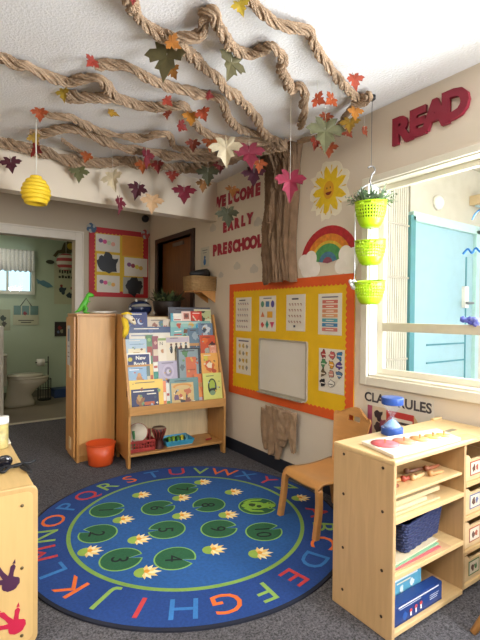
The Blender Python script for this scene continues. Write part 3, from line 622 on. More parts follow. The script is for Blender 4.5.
# hanging planter
hk = on_z(370, 107, HC); px_, py_ = 2.085, 1.655
pl = thing('hanging_planter', (px_, py_, 1.31), 'three tier lime green perforated hanging planter beside the window', 'planter')
LIME = mat('#b4dc1c', 0.35, 0.03); WIRE = mat('#555', 0.4, metal=.7)
def pot(z0, z1, r, tilt):
    """perforated bowl: a wall of small quads with real holes, flattened back, solidified"""
    H_ = z1-z0; NU, NV = 132, 16; vs = []; fs = []
    def P(i, j):
        a = 2*PI*i/NU; t = j/NV; rr = r*(0.50+0.50*min(1, t*1.5)**0.55); zz = z0+H_*t+(0.012*math.cos(a-0.4) if t > .9 else 0)
        return (px_+rr*math.cos(a), py_+rr*0.92*math.sin(a), zz)
    for j in range(NV+1):
        for i in range(NU): vs.append(P(i, j))
    for j in range(NV):
        for i in range(NU):
            t = (j+.5)/NV
            if 5 <= j < 12 and j % 2 == 1 and i % 4 in (1, 2): continue
            k = (i+1) % NU; fs.append((j*NU+i, j*NU+k, (j+1)*NU+k, (j+1)*NU+i))
    fs.append(tuple(range(NU-1, -1, -1)))
    mb = MB(); mb.add(vs, fs, LIME, smooth=True)
    o = mb.build('basket', pl); m_ = o.modifiers.new('s', 'SOLIDIFY'); m_.thickness = 0.003
    rim = [Vector(P(i, NV)) for i in range(0, NU, 3)]; MB().tube(rim, 0.0045, LIME, 6, closed=True).build('rim', o)
pot(1.765, 1.915, .095, 0); pot(1.545, 1.69, .093, 0); pot(1.315, 1.45, .092, 0)
mb = MB(); zt = 2.11
mb.tube([(px_+.0, py_, zt), (px_, py_, 2.46), (hk.x*.0+px_+.004, py_, HC-.03)], 0.0016, WIRE, 6); mb.build('wire', pl)
hkx = [Vector((px_, py_, zt))]
th = [Vector((px_+.018*math.cos(a)*0+.022*math.cos(a)*_R.x, py_+.022*math.cos(a)*_R.y, 2.10+.022*math.sin(a))) for a in np.linspace(2.6, -1.2, 12)]
mb = MB(); mb.tube(th+[Vector((px_-.006*_R.x, py_-.006*_R.y, 2.04)), Vector((px_, py_, 2.0))], 0.0045, METAL, 8); mb.build('hook', pl)
mb = MB()
for s_ in (-1, 1):
    arc = [Vector((px_+s_*_R.x*.09*math.sin(t), py_+s_*_R.y*.09*math.sin(t), 1.90+.115*math.cos(t))) for t in np.linspace(0, PI/2, 10)]
    mb.tube(arc+[Vector((px_+s_*_R.x*.09, py_+s_*_R.y*.09, z)) for z in (1.8, 1.6, 1.40)], 0.0028, mat('#c9cdd0', .3, metal=.5), 6)
mb.build('handle', pl)
mb = MB(); mb.lathe([(0.02, 0), (0.02, -.02), (0.008, -.03)], BLACK, Matrix.Translation((px_, py_, HC))); mb.build('ceiling_mount', pl)
mb = MB(); rng = random.Random(5)
for k in range(95):
    a = rng.uniform(0, 2*PI); r0 = rng.uniform(0, .08); L = rng.uniform(.07, .12); out_ = rng.uniform(.3, 1.8)
    b = Vector((px_+r0*math.cos(a), py_+r0*math.sin(a), 1.90)); d = Vector((math.cos(a)*out_, math.sin(a)*out_, 1.0-.25*out_)).normalized()
    sd = d.cross(Vector((0, 0, 1))).normalized()*.008; t2 = b+d*L-Vector((0, 0, .02*out_)); md = b+d*L*.5
    mb.add([b-sd*.3, b+sd*.3, md+sd, md-sd, t2], [(0, 1, 2, 3), (3, 2, 4)], mat(rng.choice(['#4f6a45', '#6f8a60', '#8fa07a', '#5a6e58']), .6))
    for q in range(3):
        c_ = b+d*L*(.3+.25*q); sp = Vector((rng.uniform(-1, 1), rng.uniform(-1, 1), rng.uniform(-.2, 1))).normalized()*.022; s2 = sp.cross(d)*.3
        mb.add([c_, c_+sp*.5+s2, c_+sp, c_+sp*.5-s2], [(0, 1, 2, 3)], mat(rng.choice(['#4f6a45', '#6f8a60', '#8fa07a']), .6))
mb.ball((px_, py_, 1.86), .07, mat('#3d3226', .9), sc=(1, 1, .5))
mb.build('potted_plant', tag_=('spiky grey-green plant in the top lime green hanging pot', 'plant'))
p = on_z(352, 289, 1.43) if False else Vector((px_-.095*_R.x, py_-.095*_R.y, 1.43)) ; mb = MB(); rng = random.Random(2)
for k in range(9): mb.ball(p+Vector((rng.uniform(-.018, .018), rng.uniform(-.018, .018), rng.uniform(-.02, .035))), .012, mat('#dfe0e2', .5), 8, bumpy=.4, seed=k)
mb.build('ribbon_bow', tag_=('small white ribbon bow clipped on the side of lowest lime pot', 'bow'))
# window stickers and things on the rail
xg = sx0+0.012
def squig(pts, r, c, label):
    q = [on_x(x, y, xg) for x, y in pts]; MB().tube(smooth_path(q, .006), r, mat(c, .5), 6).build('window_sticker', tag_=(label, 'sticker', 'blue wave stickers on the window'))
squig([(472, 220), (475, 214), (480, 210), (486, 214)], .004, '#3b86c8', 'small blue wave drawn on the glass near the top')
squig([(463, 254), (468, 249), (472, 253), (476, 248), (481, 252), (486, 247)], .006, '#2f7fd0', 'long zigzag blue wave on the glass above the door handle')
p = on_x(470, 321, sx0); mb = MB(); rng = random.Random(9)
for k in range(16): mb.ball((sx0-.012, p.y+rng.uniform(-.05, .04), 1.205+rng.uniform(0, .032)), .014, mat(rng.choice(['#5b62c4', '#6f7ad8', '#8a92e0']), .7), 8, bumpy=.6, seed=k)
mb.build('yarn_pompom', tag_=('crinkled blue violet pompom sitting on the window middle rail', 'pompom'))

# ================================================================= HEADER / BACK AREA
# red bulletin board
a = on_y(89, 226.5, YB); RX0, RX1, RZ0, RZ1 = 1.485, 2.215, 1.452, 2.268
rb = thing('bulletin_board', ((RX0+RX1)/2, YB, RZ0), 'smaller bulletin board with red scalloped border on the back wall', 'bulletin board')
MB().box(RX0, RX1, YB-.012, YB, RZ0, RZ1, mat('#cfa92a', .7)).build('backing', rb)
mb = MB(); T = BW(((RX0+RX1)/2, YB-.012, (RZ0+RZ1)/2)); border(mb, T, RX1-RX0+.01, RZ1-RZ0+.01, .06, .045, mat('#b01f26', .6)); mb.build('border', rb)
RWd, RHd = RX1-RX0, RZ1-RZ0
def art_sheet(u0, v0, u1, v1, c, items, label):
    w_, h_ = (u1-u0)*RWd, (v1-v0)*RHd
    sheet('child_artwork', BW((RX0+(u0+u1)/2*RWd, YB-.0135, RZ0+(v0+v1)/2*RHd)), w_, h_, .002, c, items, (label, 'artwork', 'pupils artwork on the red bordered board'))
dots = lambda cs: [('c', .2+.17*k, .62-.05*k-(.3 if k > 3 else 0), .09, c_) for k, c_ in enumerate(cs)]
art_sheet(.10, .66, .50, .91, '#d4cbbd', dots(('#6f4a78', '#c8447a', '#b9c3a0', '#d99a86')), 'white artwork with pink and purple dots at top left of red board')
art_sheet(.54, .62, .90, .93, '#cf8a1f', [('r', .05, .05, .95, .95, '#c9811a')], 'plain orange artwork at top right of red board')
art_sheet(.12, .36, .50, .62, '#cfc8ba', [('b', .45, .5, .38, '#15151a', 1.2), ('b', .7, .55, .22, '#15151a', 3.1), ('b', .25, .5, .26, '#15151a', 5)], 'white artwork with black scribble at middle left of red board')
art_sheet(.58, .32, .99, .60, '#d6cdbf', dots(('#7a3f6a', '#8a2a3a', '#d8c24a', '#c9a040')), 'white artwork with dark dots at middle right of red board')
art_sheet(.12, .06, .50, .31, '#d4cbbd', dots(('#5f4a68', '#d04a80', '#b5c49a', '#d9a24a')), 'white artwork with pink green and yellow dots at bottom left of red board')
art_sheet(.56, .05, .92, .30, '#9a9a90', [('b', .48, .5, .42, '#141418', 2), ('b', .6, .5, .34, '#141418', 6)], 'grey artwork with a big black blob at bottom right of red board')
for (u_, v_, c_, lb) in ((.03, .98, '#46617e', 'blue flower ornament on the top left corner of red board'), (.95, .98, '#b04a48', 'red flower ornament on the top right corner of red board')):
    mb = MB(); T2 = BW((RX0+u_*RWd, YB-.016, RZ0+v_*RHd))
    for k in range(7): an = k*2*PI/7; mb.prism(disc(.026, 12, .035*math.cos(an), .035*math.sin(an)), .004, mat('#a9a9a4' if k % 2 else c_, .6), T2, k*.0004)
    mb.prism(disc(.02, 12), .003, mat(c_, .6), T2, .007); mb.build('flower_ornament'); tag(col.objects[-1], lb, 'ornament')
p = on_y(145, 219, YB); mb = MB(); mb.lathe([(.045, 0), (.045, .02), (.036, .045), (.015, .06), (0, .062)], BLACK, frame((p.x, YB, p.z), (1, 0, 0), (0, 0, 1))); mb.build('dome_camera', tag_=('black dome camera on the wall above the red board', 'camera'))

# bathroom
mb = MB(); POR = mat('#cfc8b8', .2, .01); tx, ty = 1.06, 6.45
to = thing('toilet', (tx-.2, ty, 0.002), 'low white toilet with blue inside seen in the bathroom', 'toilet')
def oval(cx, cy, rx, ry, z, n=28): return [(cx+rx*math.cos(2*PI*i/n)*(1 if math.cos(2*PI*i/n) > 0 else .8), cy+ry*math.sin(2*PI*i/n), z) for i in range(n)]
def loft(mb, rings, m, cap=True):
    n = len(rings[0]); vs = [v for r in rings for v in r]; fs = [(k*n+i, k*n+(i+1) % n, (k+1)*n+(i+1) % n, (k+1)*n+i) for k in range(len(rings)-1) for i in range(n)]
    if cap: fs += [tuple(range(n-1, -1, -1)), tuple((len(rings)-1)*n+i for i in range(n))]
    mb.add(vs, fs, m, smooth=True)
bx_ = tx-.06
loft(mb, [oval(bx_-.1, ty, .22, .12, .002), oval(bx_-.1, ty, .21, .115, .05), oval(bx_-.1, ty, .17, .10, .14), oval(bx_-.06, ty, .21, .14, .23), oval(bx_, ty, .27, .18, .31), oval(bx_, ty, .28, .19, .36)], POR); mb.build('bowl', to)
mb = MB(); loft(mb, [oval(bx_, ty, .285, .195, .362), oval(bx_, ty, .285, .195, .385)], POR); mb.build('seat', to)
mb = MB(); loft(mb, [oval(bx_-.03, ty, .25, .18, .388), oval(bx_-.03, ty, .24, .175, .42)], POR); mb.build('lid', to)
mb = MB(); mb.box(bx_-.47, bx_-.25, ty-.2, ty+.2, .30, .68, POR); mb.box(bx_-.48, bx_-.24, ty-.21, ty+.21, .68, .71, POR); mb.build('tank', to, bevel=.02)
# free standing paper holder
hx, hy = 1.28, 6.70; hd_ = thing('toilet_paper_stand', (hx, hy, .002), 'black wire toilet paper stand behind the toilet', 'paper stand')
mb = MB(); mb.lathe([(.09, .002), (.09, .015), (0, .015)], BLACK, Matrix.Translation((hx, hy, 0))); mb.tube([(hx+.05, hy, .01), (hx+.05, hy, .62)], .008, BLACK); mb.tube([(hx+.05, hy, .54), (hx-.12, hy, .54)], .007, BLACK)
for z in (.16, .3): mb.tube([(hx+.09*math.cos(a), hy+.09*math.sin(a), z) for a in np.linspace(0, 2*PI, 17)[:-1]], .005, BLACK, 6, closed=True)
for a in np.linspace(0, 2*PI, 9)[:-1]: mb.tube([(hx+.09*math.cos(a), hy+.09*math.sin(a), .01), (hx+.09*math.cos(a), hy+.09*math.sin(a), .3)], .004, BLACK, 5)
mb.build('wire_frame', hd_)
mb = MB(); mb.lathe([(.018, -.05), (.05, -.05), (.05, .05), (.018, .05)], WHITE, Matrix.Translation((hx-.05, hy, .54)) @ Matrix.Rotation(PI/2, 4, 'Y'), caps=False); mb.build('paper_roll', tag_=('white toilet roll on the black wire stand', 'toilet roll'))
mb = MB(); mb.box(1.42, 1.9, 6.72, 6.94, .002, .13, mat('#26406e', .5)); mb.build('step_stool', bevel=.01, tag_=('low dark blue step against the bathroom back wall', 'step'))
mb = MB(); mb.box(1.70, 1.94, 6.2, 6.5, .002, .75, mat('#b8a83c', .6)); mb.build('waste_bin', bevel=.015, tag_=('tall mustard yellow bin at the right of the bathroom', 'bin'))
mb = MB(); p = on_y(1.0, 326, 5.9); mb.box(p.x-.45, p.x+.012, 5.75, 6.05, .002, p.z, mat('#d6d3c8', .4)); mb.build('vanity_cabinet', bevel=.006, tag_=('white cabinet edge at the far left inside the bathroom', 'cabinet'))
def wy(x, y): q = on_y(x, y, YT); return Vector((q.x, YT, q.z))
# lantern striped
p = on_y(66, 262, YT-.13); mb = MB()
for k in range(8): 
    t0 = PI*k/8; t1 = PI*(k+1)/8; prof = [(.135*math.sin(t0+(t1-t0)*q/3)*1.0, .13*math.cos(t0+(t1-t0)*q/3)) for q in range(4)]
    mb.lathe(prof, mat('#b5474a' if k % 2 else '#d7cfc0', .7), Matrix.Translation(p), caps=False)
lt = mb.build('paper_lantern', origin=p.copy(), tag_=('round red and white striped paper lantern in the bathroom', 'lantern')); MB().tube([p+Vector((0, 0, .12)), Vector((p.x, p.y, 2.5))], .003, THREAD, 5).build('string', lt)
def flatw(name, pts, c, T, th, tg, extra=()):
    mb = MB(); mb.prism(pts, th, mat(c, .6, .1), T)
    for pp, cc in extra: mb.prism(pp, th*.4, mat(cc, .6), T, th)
    return mb.build(name, tag_=tg)
T = BW(wy(64, 246)); flatw('fish_decoration', [(-.16, -.16), (-.1, -.08), (-.04, -.06), (.0, .05), (.08, .09), (.15, .06), (.17, -.03), (.10, -.10), (.0, -.11), (-.08, -.12), (-.12, -.18)], '#4f4a2c', T, .02, ('dark seahorse-like fish cutout above the striped lantern', 'fish decoration', 'fish cutouts on the bathroom wall'), [(disc(.05, 14, .09, 0), '#c9a62c')])
T = BW(wy(45, 283)); flatw('fish_decoration', [(-.12, .06), (-.07, .03), (-.02, .04), (.06, .0), (.11, -.05), (.04, -.07), (-.03, -.045), (-.08, -.01), (-.10, -.02)], '#5d8a9a', T, .015, ('small blue grey fish cutout beside the bathroom window', 'fish decoration', 'fish cutouts on the bathroom wall'))
T = BW(wy(50, 262)); flatw('fish_decoration', disc(.06, 16, 0, 0, .03)+[], '#3f4432', T, .015, ('tiny dark fish cutout left of the striped lantern', 'fish decoration', 'fish cutouts on the bathroom wall'))
q = wy(66, 284); sheet('bathroom_poster', BW(q), .34, .62, .002, '#b9bb9c', [('r', .2+.11*k, .77-.015*(k % 2), .27+.11*k, .84, '#2f3026') for k in range(5)]+[('r', .18+.13*k, .64, .28+.13*k, .69+.02*(k % 2), '#2f3026') for k in range(5)]+[('b', .35, .34, .16, '#2c3a44', 3), ('b', .65, .22, .12, '#2c3a44', 6), ('c', .3, .45, .06, '#8a3030'), ('c', .75, .40, .06, '#8a3030')], ('pale handwritten poster below the lantern in the bathroom', 'poster'))
q = wy(26, 314); mb = MB(); mb.box(-.17, .17, -.16, .09, 0, .01, mat('#bcbda2', .6), BW(q)); art(mb, BW(q), .34, .25, [('r', .02, .45, .98, .98, '#6a8c86'), ('r', .3, .45, .34, .98, '#bcbda2'), ('r', .62, .45, .66, .98, '#bcbda2'), ('b', .45, .55, .08, '#8f3c44', 2), ('r', .2, .10, .8, .15, '#4a4a3c'), ('r', .3, -.02, .7, .03, '#4a4a3c')], .01)
T = BW(q); mb.tube([T @ Vector((-.09, .09, .005)), T @ Vector((0, .23, .005)), T @ Vector((.09, .09, .005))], .006, mat('#4a4a44'), 6); mb.build('hanging_sign', tag_=('small teal and white sign hanging by cord under bathroom window', 'sign'))
q = wy(60.5, 329); sheet('small_picture', BW(q), .17, .22, .01, '#2c2622', [('b', .4, .6, .18, '#8a2f2c', 2), ('b', .6, .35, .15, '#8a8a70', 4), ('b', .3, .3, .12, '#5a6a8a', 7)], ('small dark framed picture beside the wooden cabinet in bathroom', 'picture'))
q = wy(4, 320); sheet('small_picture', BW(q), .16, .3, .004, '#a9ad92', [('b', .4, .6, .25, '#3c4a40', 2), ('b', .5, .3, .2, '#4c4a40', 5)], ('faint grey floral print at the far left of bathroom wall', 'picture'))

# ================================================================= STORAGE BEHIND THE BOOK DISPLAY
cb = thing('storage_cabinet', (1.60, 4.32, 0), 'low wooden cabinet behind the book display carrying the plant', 'cabinet')
mb = MB(); mb.box(1.22, 1.98, 4.12, 4.52, .04, 1.20, HONEY); mb.box(1.24, 1.96, 4.14, 4.5, 0, .04, DK); mb.build('body', cb, bevel=.005)
MB().box(1.20, 2.0, 4.10, 4.54, 1.20, 1.225, HONEYX).build('cabinet_top', cb, bevel=.004)
# dark planter with leafy plant
pp = on_y(167, 300, 4.3); bs = thing('planter_bowl', (pp.x, 4.3, 1.225), 'dark brown planter bowl holding leafy plant near brown door', 'planter')
mb = MB(); mb.lathe([(.10, 0), (.14, .06), (.155, .15), (.15, .16), (.13, .15), (0, .14)], mat('#2e2119', .5), Matrix.Translation((pp.x, 4.3, 1.225))); mb.build('bowl', bs)
mb = MB(); rng = random.Random(8)
for k in range(150):
    a = rng.uniform(0, 2*PI); r0 = rng.uniform(.02, .13); L = rng.uniform(.08, .2); oo = rng.uniform(.3, 1.6)
    b = Vector((pp.x+r0*math.cos(a), 4.3+r0*math.sin(a), 1.37)); d = Vector((math.cos(a)*oo, math.sin(a)*oo, .8)).normalized(); t2 = b+d*L-Vector((0, 0, .04*oo*L/.15)); sd = d.cross(Vector((0, 0, 1))).normalized()*.014
    md = b+d*L*.55; mb.add([b-sd*.2, b+sd*.2, md+sd, md-sd, t2], [(0, 1, 2, 3), (3, 2, 4)], mat(rng.choice(['#3d4a2c', '#556338', '#6d7650', '#2f3a24']), .6))
mb.build('foliage', bs)
# round blue radio-like helmet
hp = on_y(140, 303, 4.25); bz = 1.225; he = thing('bike_helmet', (hp.x, 4.25, bz), 'navy blue child helmet with a silver band on top of the cabinet', 'helmet')
mb = MB(); mb.ball((hp.x, 4.25, bz+.075), .105, mat('#1d2a4e', .25), 24, sc=(1.15, 1.0, .82)); mb.build('shell', he)
mb = MB(); vs = []; fs = []
for i in range(21):
    t = -1.0+2.0*i/20
    for s_ in (-1, 1):
        th_ = t*1.1; el = .25+.16*math.cos(t*1.4)+s_*.17*(1-.5*t*t); r = .108
        vs.append((hp.x+r*1.15*math.sin(th_)*math.cos(el), 4.25-r*math.cos(th_)*math.cos(el), bz+.075+r*.82*math.sin(el)))
for i in range(20): fs.append((2*i, 2*i+2, 2*i+3, 2*i+1))
mb.add(vs, fs, mat('#9a9488', .4), smooth=True); mb.build('silver_band', he)
for (dx, dz) in ((-.06, .155), (.045, .16), (.13, .03), (-.125, .07)): MB().ball((hp.x+dx, 4.20, bz+dz), .014, mat('#c9c7c0', .4), 10).build('stud', he)
# wooden stand with wicker basket and black shoes
sx_, sy_ = 2.12, 3.72; zb0 = on_y(200, 291, sy_).z
st = thing('wall_bracket', (sx_, sy_, zb0-.1), 'small wooden wall bracket holding the wicker basket', 'bracket')
MB().box(sx_-.12, WX, sy_-.09, sy_+.09, zb0-.015, zb0, MAPLE).build('shelf_plate', st, bevel=.003)
for dy in (-.07, .07): MB().prism([(0, 0), (-.16, 0), (0, -.10)], .014, MAPLE, Matrix.Translation((WX, sy_+dy, zb0-.015)) @ Matrix(((1, 0, 0, 0), (0, 0, -1, 0), (0, 1, 0, 0), (0, 0, 0, 1)))).build('brace', st)
mb = MB(); WK = mat('#a8875a', .8, .15, 60); rng = random.Random(3)
for k in range(9):
    z = zb0+.008+k*.0155; ww, dd = .118+.0008*k, .10
    mb.tube([(sx_+ww*c1, sy_+dd*c2, z) for c1, c2 in ((-1, -1), (-.33, -1.04), (.33, -.97), (1, -1), (1, -.33), (1.0, .33), (1, 1), (.33, 1), (-.33, 1), (-1, 1), (-1, .3), (-1, -.3))], .0088, WK, 8, closed=True)
mb.box(sx_-.11, sx_+.11, sy_-.09, sy_+.09, zb0+.002, zb0+.012, WK); mb.box(sx_-.11, sx_+.11, sy_-.09, sy_+.09, zb0+.10, zb0+.13, WK)
mb.build('wicker_basket', tag_=('square tan wicker basket on the wall bracket beside brown door', 'basket'))
zt_ = zb0+.14
for i, (dx, dy, lb) in enumerate(((-.055, -.045, 'black shoe lying at the front on the wicker basket'), (.045, .03, 'black shoe lying at the back on the wicker basket'))):
    mb = MB(); c_ = Vector((sx_+dx*.6, sy_+dy, zt_))
    loft(mb, [[(c_.x+lx*math.cos(a)+ox, c_.y+wy_*math.sin(a), c_.z+zz+sl_*math.cos(a)) for a in np.linspace(0, 2*PI, 21)[:-1]] for lx, wy_, zz, ox, sl_ in ((.10, .036, .004, 0, 0), (.108, .040, .02, 0, 0), (.10, .036, .045, .004, .008), (.06, .028, .068, .03, .012))], mat('#1a1a1d', .5)); o = mb.build('shoe', tag_=(lb, 'shoe', 'black shoes on the wicker basket'))

# tall cabinet left of the display
R5 = Matrix.Translation((0.962, 3.731, 0)) @ Matrix.Rotation(math.radians(-1), 4, 'Z')
tc = thing('tall_cabinet', (0.962, 3.731, 0), 'tall honey wood cabinet at the left of the book display', 'cabinet')
HC2 = 1.245
mb = MB(); mb.box(0, .32, 0, .32, .0, HC2-.02, HONEY, R5); mb.build('body', tc, bevel=.004)
mb = MB(); mb.box(-.006, .32, -.012, .32, HC2-.02, HC2, HONEYX, R5); mb.build('cabinet_top', tc, bevel=.004)
mb = MB(); mb.box(.0, .022, -.014, 0, 0.0, HC2-.02, HONEY, R5); mb.box(.022, .32, -.006, 0, .05, HC2-.03, mat('#cb9c60', .45, .05, kind='wood'), R5); mb.build('side_panel', tc, bevel=.003)
MB().box(-.02, -.003, .02, .30, .04, HC2-.03, MAPLE, R5).build('door', tc, bevel=.003)
T = R5 @ frame((-.021, .19, .97), (0, -1, 0), (0, 0, 1)); mb = MB(); mb.box(-.05, .05, -.17, .17, 0, .0015, mat('#b9bcc0', .5), T); art(mb, T, .1, .34, [('r', .25, .6, .75, .92, '#5a6a80'), ('r', .2, .3, .8, .33, '#777'), ('r', .2, .2, .8, .23, '#777'), ('r', .2, .45, .8, .5, '#8a90a0')], .0013); mb.build('door_notice', tc)
for z in (.70, .09): MB().box(-.026, -.019, .10, .16, z, z+.10, mat('#e2c79c', .5), R5).build('catch', tc)
# green dinosaur
DG = mat('#4fae2c', .4, .1); q = R5 @ Vector((.075, .10, HC2)); dn = thing('toy_dinosaur', q, 'bright green toy dinosaur standing on the tall cabinet', 'toy dinosaur')
def dv(x, y, z): return q+Vector((x, y, z))
mb = MB(); mb.tube([dv(-.07, 0, .008), dv(-.045, 0, .02), dv(-.02, 0, .04), dv(.0, 0, .065), dv(.018, 0, .10), dv(.032, 0, .135), dv(.04, 0, .155)], [.004, .011, .02, .027, .025, .018, .015], DG, 12)
mb.tube([dv(.03, 0, .150), dv(.05, 0, .163), dv(.075, 0, .158), dv(.088, 0, .152)], [.016, .022, .017, .010], DG, 12); mb.build('body', dn)
for s_ in (-1, 1):
    MB().tube([dv(.0, s_*.02, .06), dv(.022, s_*.028, .042), dv(.012, s_*.03, .018), dv(.018, s_*.03, .006), dv(.045, s_*.03, .005)], [.018, .015, .009, .008, .006], DG, 10).build('leg', dn)
    MB().tube([dv(.025, s_*.018, .11), dv(.045, s_*.022, .10), dv(.055, s_*.02, .108)], [.007, .005, .003], DG, 8).build('arm', dn)
# paper plates, yellow duck puppet
q = R5 @ Vector((.25, .12, HC2)); mb = MB()
for k in range(4): mb.lathe([(0, .001), (.075, .001), (.105, .009), (.107, .011), (.075, .004), (0, .004)], WHITE, Matrix.Translation((q.x+.012*k-.02, q.y, q.z+.003*k)))
mb.build('paper_plates', tag_=('short stack of white paper plates on the tall cabinet', 'plates'))

# ================================================================= BOOK DISPLAY
A5 = math.radians(-5); BS = Matrix.Translation((1.262, 3.345, 0)) @ Matrix.Rotation(A5, 4, 'Z')
def bl(x, y, z): return BS @ Vector((x, y, z))
bw_ = .885; bd = thing('book_display', BS @ Vector((bw_/2, .19, 0)), 'wooden tiered book display shelf with slanted sides against the corner', 'bookshelf')
prof = [(0, 0), (0, .52), (.25, 1.245), (.40, 1.245), (.40, 0), (.34, 0), (.32, .055), (.08, .055), (.06, 0)]
for x0 in (0, bw_-.022):
    T = BS @ Matrix.Translation((x0, 0, 0)) @ Matrix(((0, 0, 1, 0), (1, 0, 0, 0), (0, 1, 0, 0), (0, 0, 0, 1)))
    mb = MB(); mb.prism(prof, .022, HONEY, T); mb.build('side_panel', bd, bevel=.004)
mb = MB(); mb.box(.022, bw_-.022, .02, .35, .085, .105, HONEYX, BS); mb.build('bottom_shelf', bd, bevel=.003)
mb = MB(); mb.box(.022, bw_-.022, .005, .30, .425, .445, HONEYX, BS); mb.build('middle_shelf', bd, bevel=.003)
mb = MB(); mb.box(.022, bw_-.022, .33, .35, .0+.085, 1.22, mat('#e3cda3', .5, .05, kind='wood'), BS); mb.build('back_panel', bd)
mb = MB(); mb.box(.005, bw_-.005, -.012, .006, .425, .497, HONEYX, BS); mb.build('front_rail', bd, bevel=.004)
mb = MB(); q = bl(-.001, .06, .56)
mb.prism(rrect(.02, .05, .009), .002, mat('#6a4526'), BS @ frame((-.002, .035, .60), (0, -1, 0), (0, 0, 1))); mb.build('hinge_mark', bd)
TI = [(.035, .447), (.105, .62), (.165, .80), (.225, .965)]        # tier depth, ledge height
for k, (ty_, tz_) in enumerate(TI[1:]):
    mb = MB(); mb.box(.022, bw_-.022, ty_-.03, ty_+.035, tz_-.015, tz_, HONEYX, BS); mb.build('tier_ledge', bd)
    mb = MB(); mb.box(.022, bw_-.022, ty_-.036, ty_-.028, tz_-.03, tz_+.02, HONEYX, BS); mb.build('tier_lip', bd)
LEAN = math.radians(9)
nrm = (BS.to_3x3() @ Vector((0, -1, 0)))
_cnt = {}
def book(x0, y0, x1, y1, tier, c, items, label, name='picture_book', th=.008, dy=0.0, cat='book', rot=0.0):
    ty_, tz_ = TI[tier]; ty_ += dy
    P0 = bl(0, ty_, 0); a = BS.inverted() @ on_plane(x0, (y0+y1)/2, P0, nrm); b = BS.inverted() @ on_plane(x1, (y0+y1)/2, P0, nrm)
    t_ = BS.inverted() @ on_plane((x0+x1)/2, y0, P0, nrm); m_ = BS.inverted() @ on_plane((x0+x1)/2, y1, P0, nrm)
    xa, xb = max(a.x, .024), min(b.x, bw_-.024); w_ = xb-xa; h_ = max(.05, t_.z-(tz_+.001)); vis0 = max(0, (m_.z-tz_)/h_)
    T = BS @ Matrix.Translation(((xa+xb)/2, ty_-.012, tz_+.001)) @ Matrix.Rotation(-LEAN, 4, 'X') @ frame((0, 0, h_/2), (1, 0, 0), (0, 0, 1)) @ Matrix.Rotation(rot, 4, 'Z')
    mb = MB(); mb.box(-w_/2, w_/2, -h_/2, h_/2, -th, -.001, WHITE, T); cm = mat(c, .4, .05)
    mb.box(-w_/2-.001, w_/2+.001, -h_/2-.0005, h_/2+.001, -.001, .0005, cm, T); mb.box(-w_/2-.001, w_/2+.001, -h_/2-.0005, h_/2+.001, -th-.001, -th, cm, T)
    it2 = []
    for it in items:   # remap so that item space covers the visible part
        f = lambda y: vis0+(1-vis0)*y
        if it[0] == 'r': it2.append(('r', it[1], f(it[2]), it[3], f(it[4]), it[5]))
        elif it[0] in 'c': it2.append(('c', it[1], f(it[2]), it[3], it[4]))
        elif it[0] == 'b': it2.append(('b', it[1], f(it[2]), it[3], it[4], it[5]))
        elif it[0] == 'e': it2.append(('e', it[1], f(it[2]), it[3], it[4]*(1-vis0), it[5]))
        elif it[0] == 'p': it2.append(('p', [(x, f(y)) for x, y in it[1]], it[2]))
        elif it[0] == 't': it2.append(('t', it[1], f(it[2]), it[3]*(1-vis0)) + tuple(it[4:]))
    if cat == 'book' and x1-x0 > 9:            # small printed figures and a title line
        rg = random.Random(int(x0*31+y0)); pal = ['#d9cbb0', '#7a4a34', '#3c4a5e', '#b5553a', '#6a8a5a', '#c9a24a', '#8fa6b4']
        for q in range(7): it2.append(('b', rg.uniform(.12, .88), vis0+(1-vis0)*rg.uniform(.12, .75), rg.uniform(.025, .055), rg.choice(pal), q+x0))
        yt = vis0+(1-vis0)*.90; it2.append(('r', .16, yt, rg.uniform(.5, .8), yt+.022, rg.choice(['#efe6d4', '#3a3230'])))
    art(mb, T, w_, h_, it2, .0004)
    return mb.build(name, origin=T @ Vector((0, -h_/2, 0)), tag_=(label, cat, 'picture books on the wooden display' if cat == 'book' else None))
# back tier
book(170, 307, 214, 335, 3, '#4a4a55', [('r', .02, .02, .98, .95, '#55565f')], 'large charcoal book standing at the back of the display', dy=.03)
book(196, 309, 216, 334, 3, '#d8cfae', [('r', 0, .6, 1, .95, '#b8bf8a'), ('b', .4, .62, .2, '#3c4a2c', 2), ('r', .1, .85, .6, .9, '#3a2f2a')], 'cream and green book at top right of the display', dy=.018)
book(172, 313, 184, 334, 3, '#4f9fb4', [('r', .2, .6, 1, 1, '#e4d9cc'), ('r', .25, .66, .8, .72, '#b0665a')], 'small blue and white book in front of the charcoal book', dy=.006)
book(183, 311, 192, 334, 3, '#e3c3b4', [('r', .2, .66, .8, .92, '#a8604e'), ('c', .5, .8, .2, '#6a4438')], 'small pink book with brown portrait in the back row', dy=.004)
book(192, 311, 203, 334, 3, '#c2331f', [('b', .4, .75, .25, '#e4cdb0', 3), ('b', .7, .5, .2, '#e8e0d0', 6), ('p', [(.1, .9), (.9, .95), (.5, .6)], '#d9432c')], 'red patterned book in the back row', dy=.002)
book(126.5, 312, 148, 334, 3, '#1d2a66', [('c', .68, .58, .15, '#b9c2d6'), ('c', .74, .62, .13, '#1d2a66'), ('c', .3, .8, .03, '#d8d8e0'), ('c', .5, .7, .02, '#d8d8e0')], 'navy book with a crescent moon at top left of the display', dy=.01)
book(148, 319, 171, 334, 3, '#c8b6a2', [('b', .3, .6, .12, '#8a5a4a', 2), ('b', .6, .7, .12, '#5a7a8a', 4), ('r', .1, .3, .9, .4, '#a86a5a')], 'pale book with faded pictures between navy and charcoal books', dy=.014)
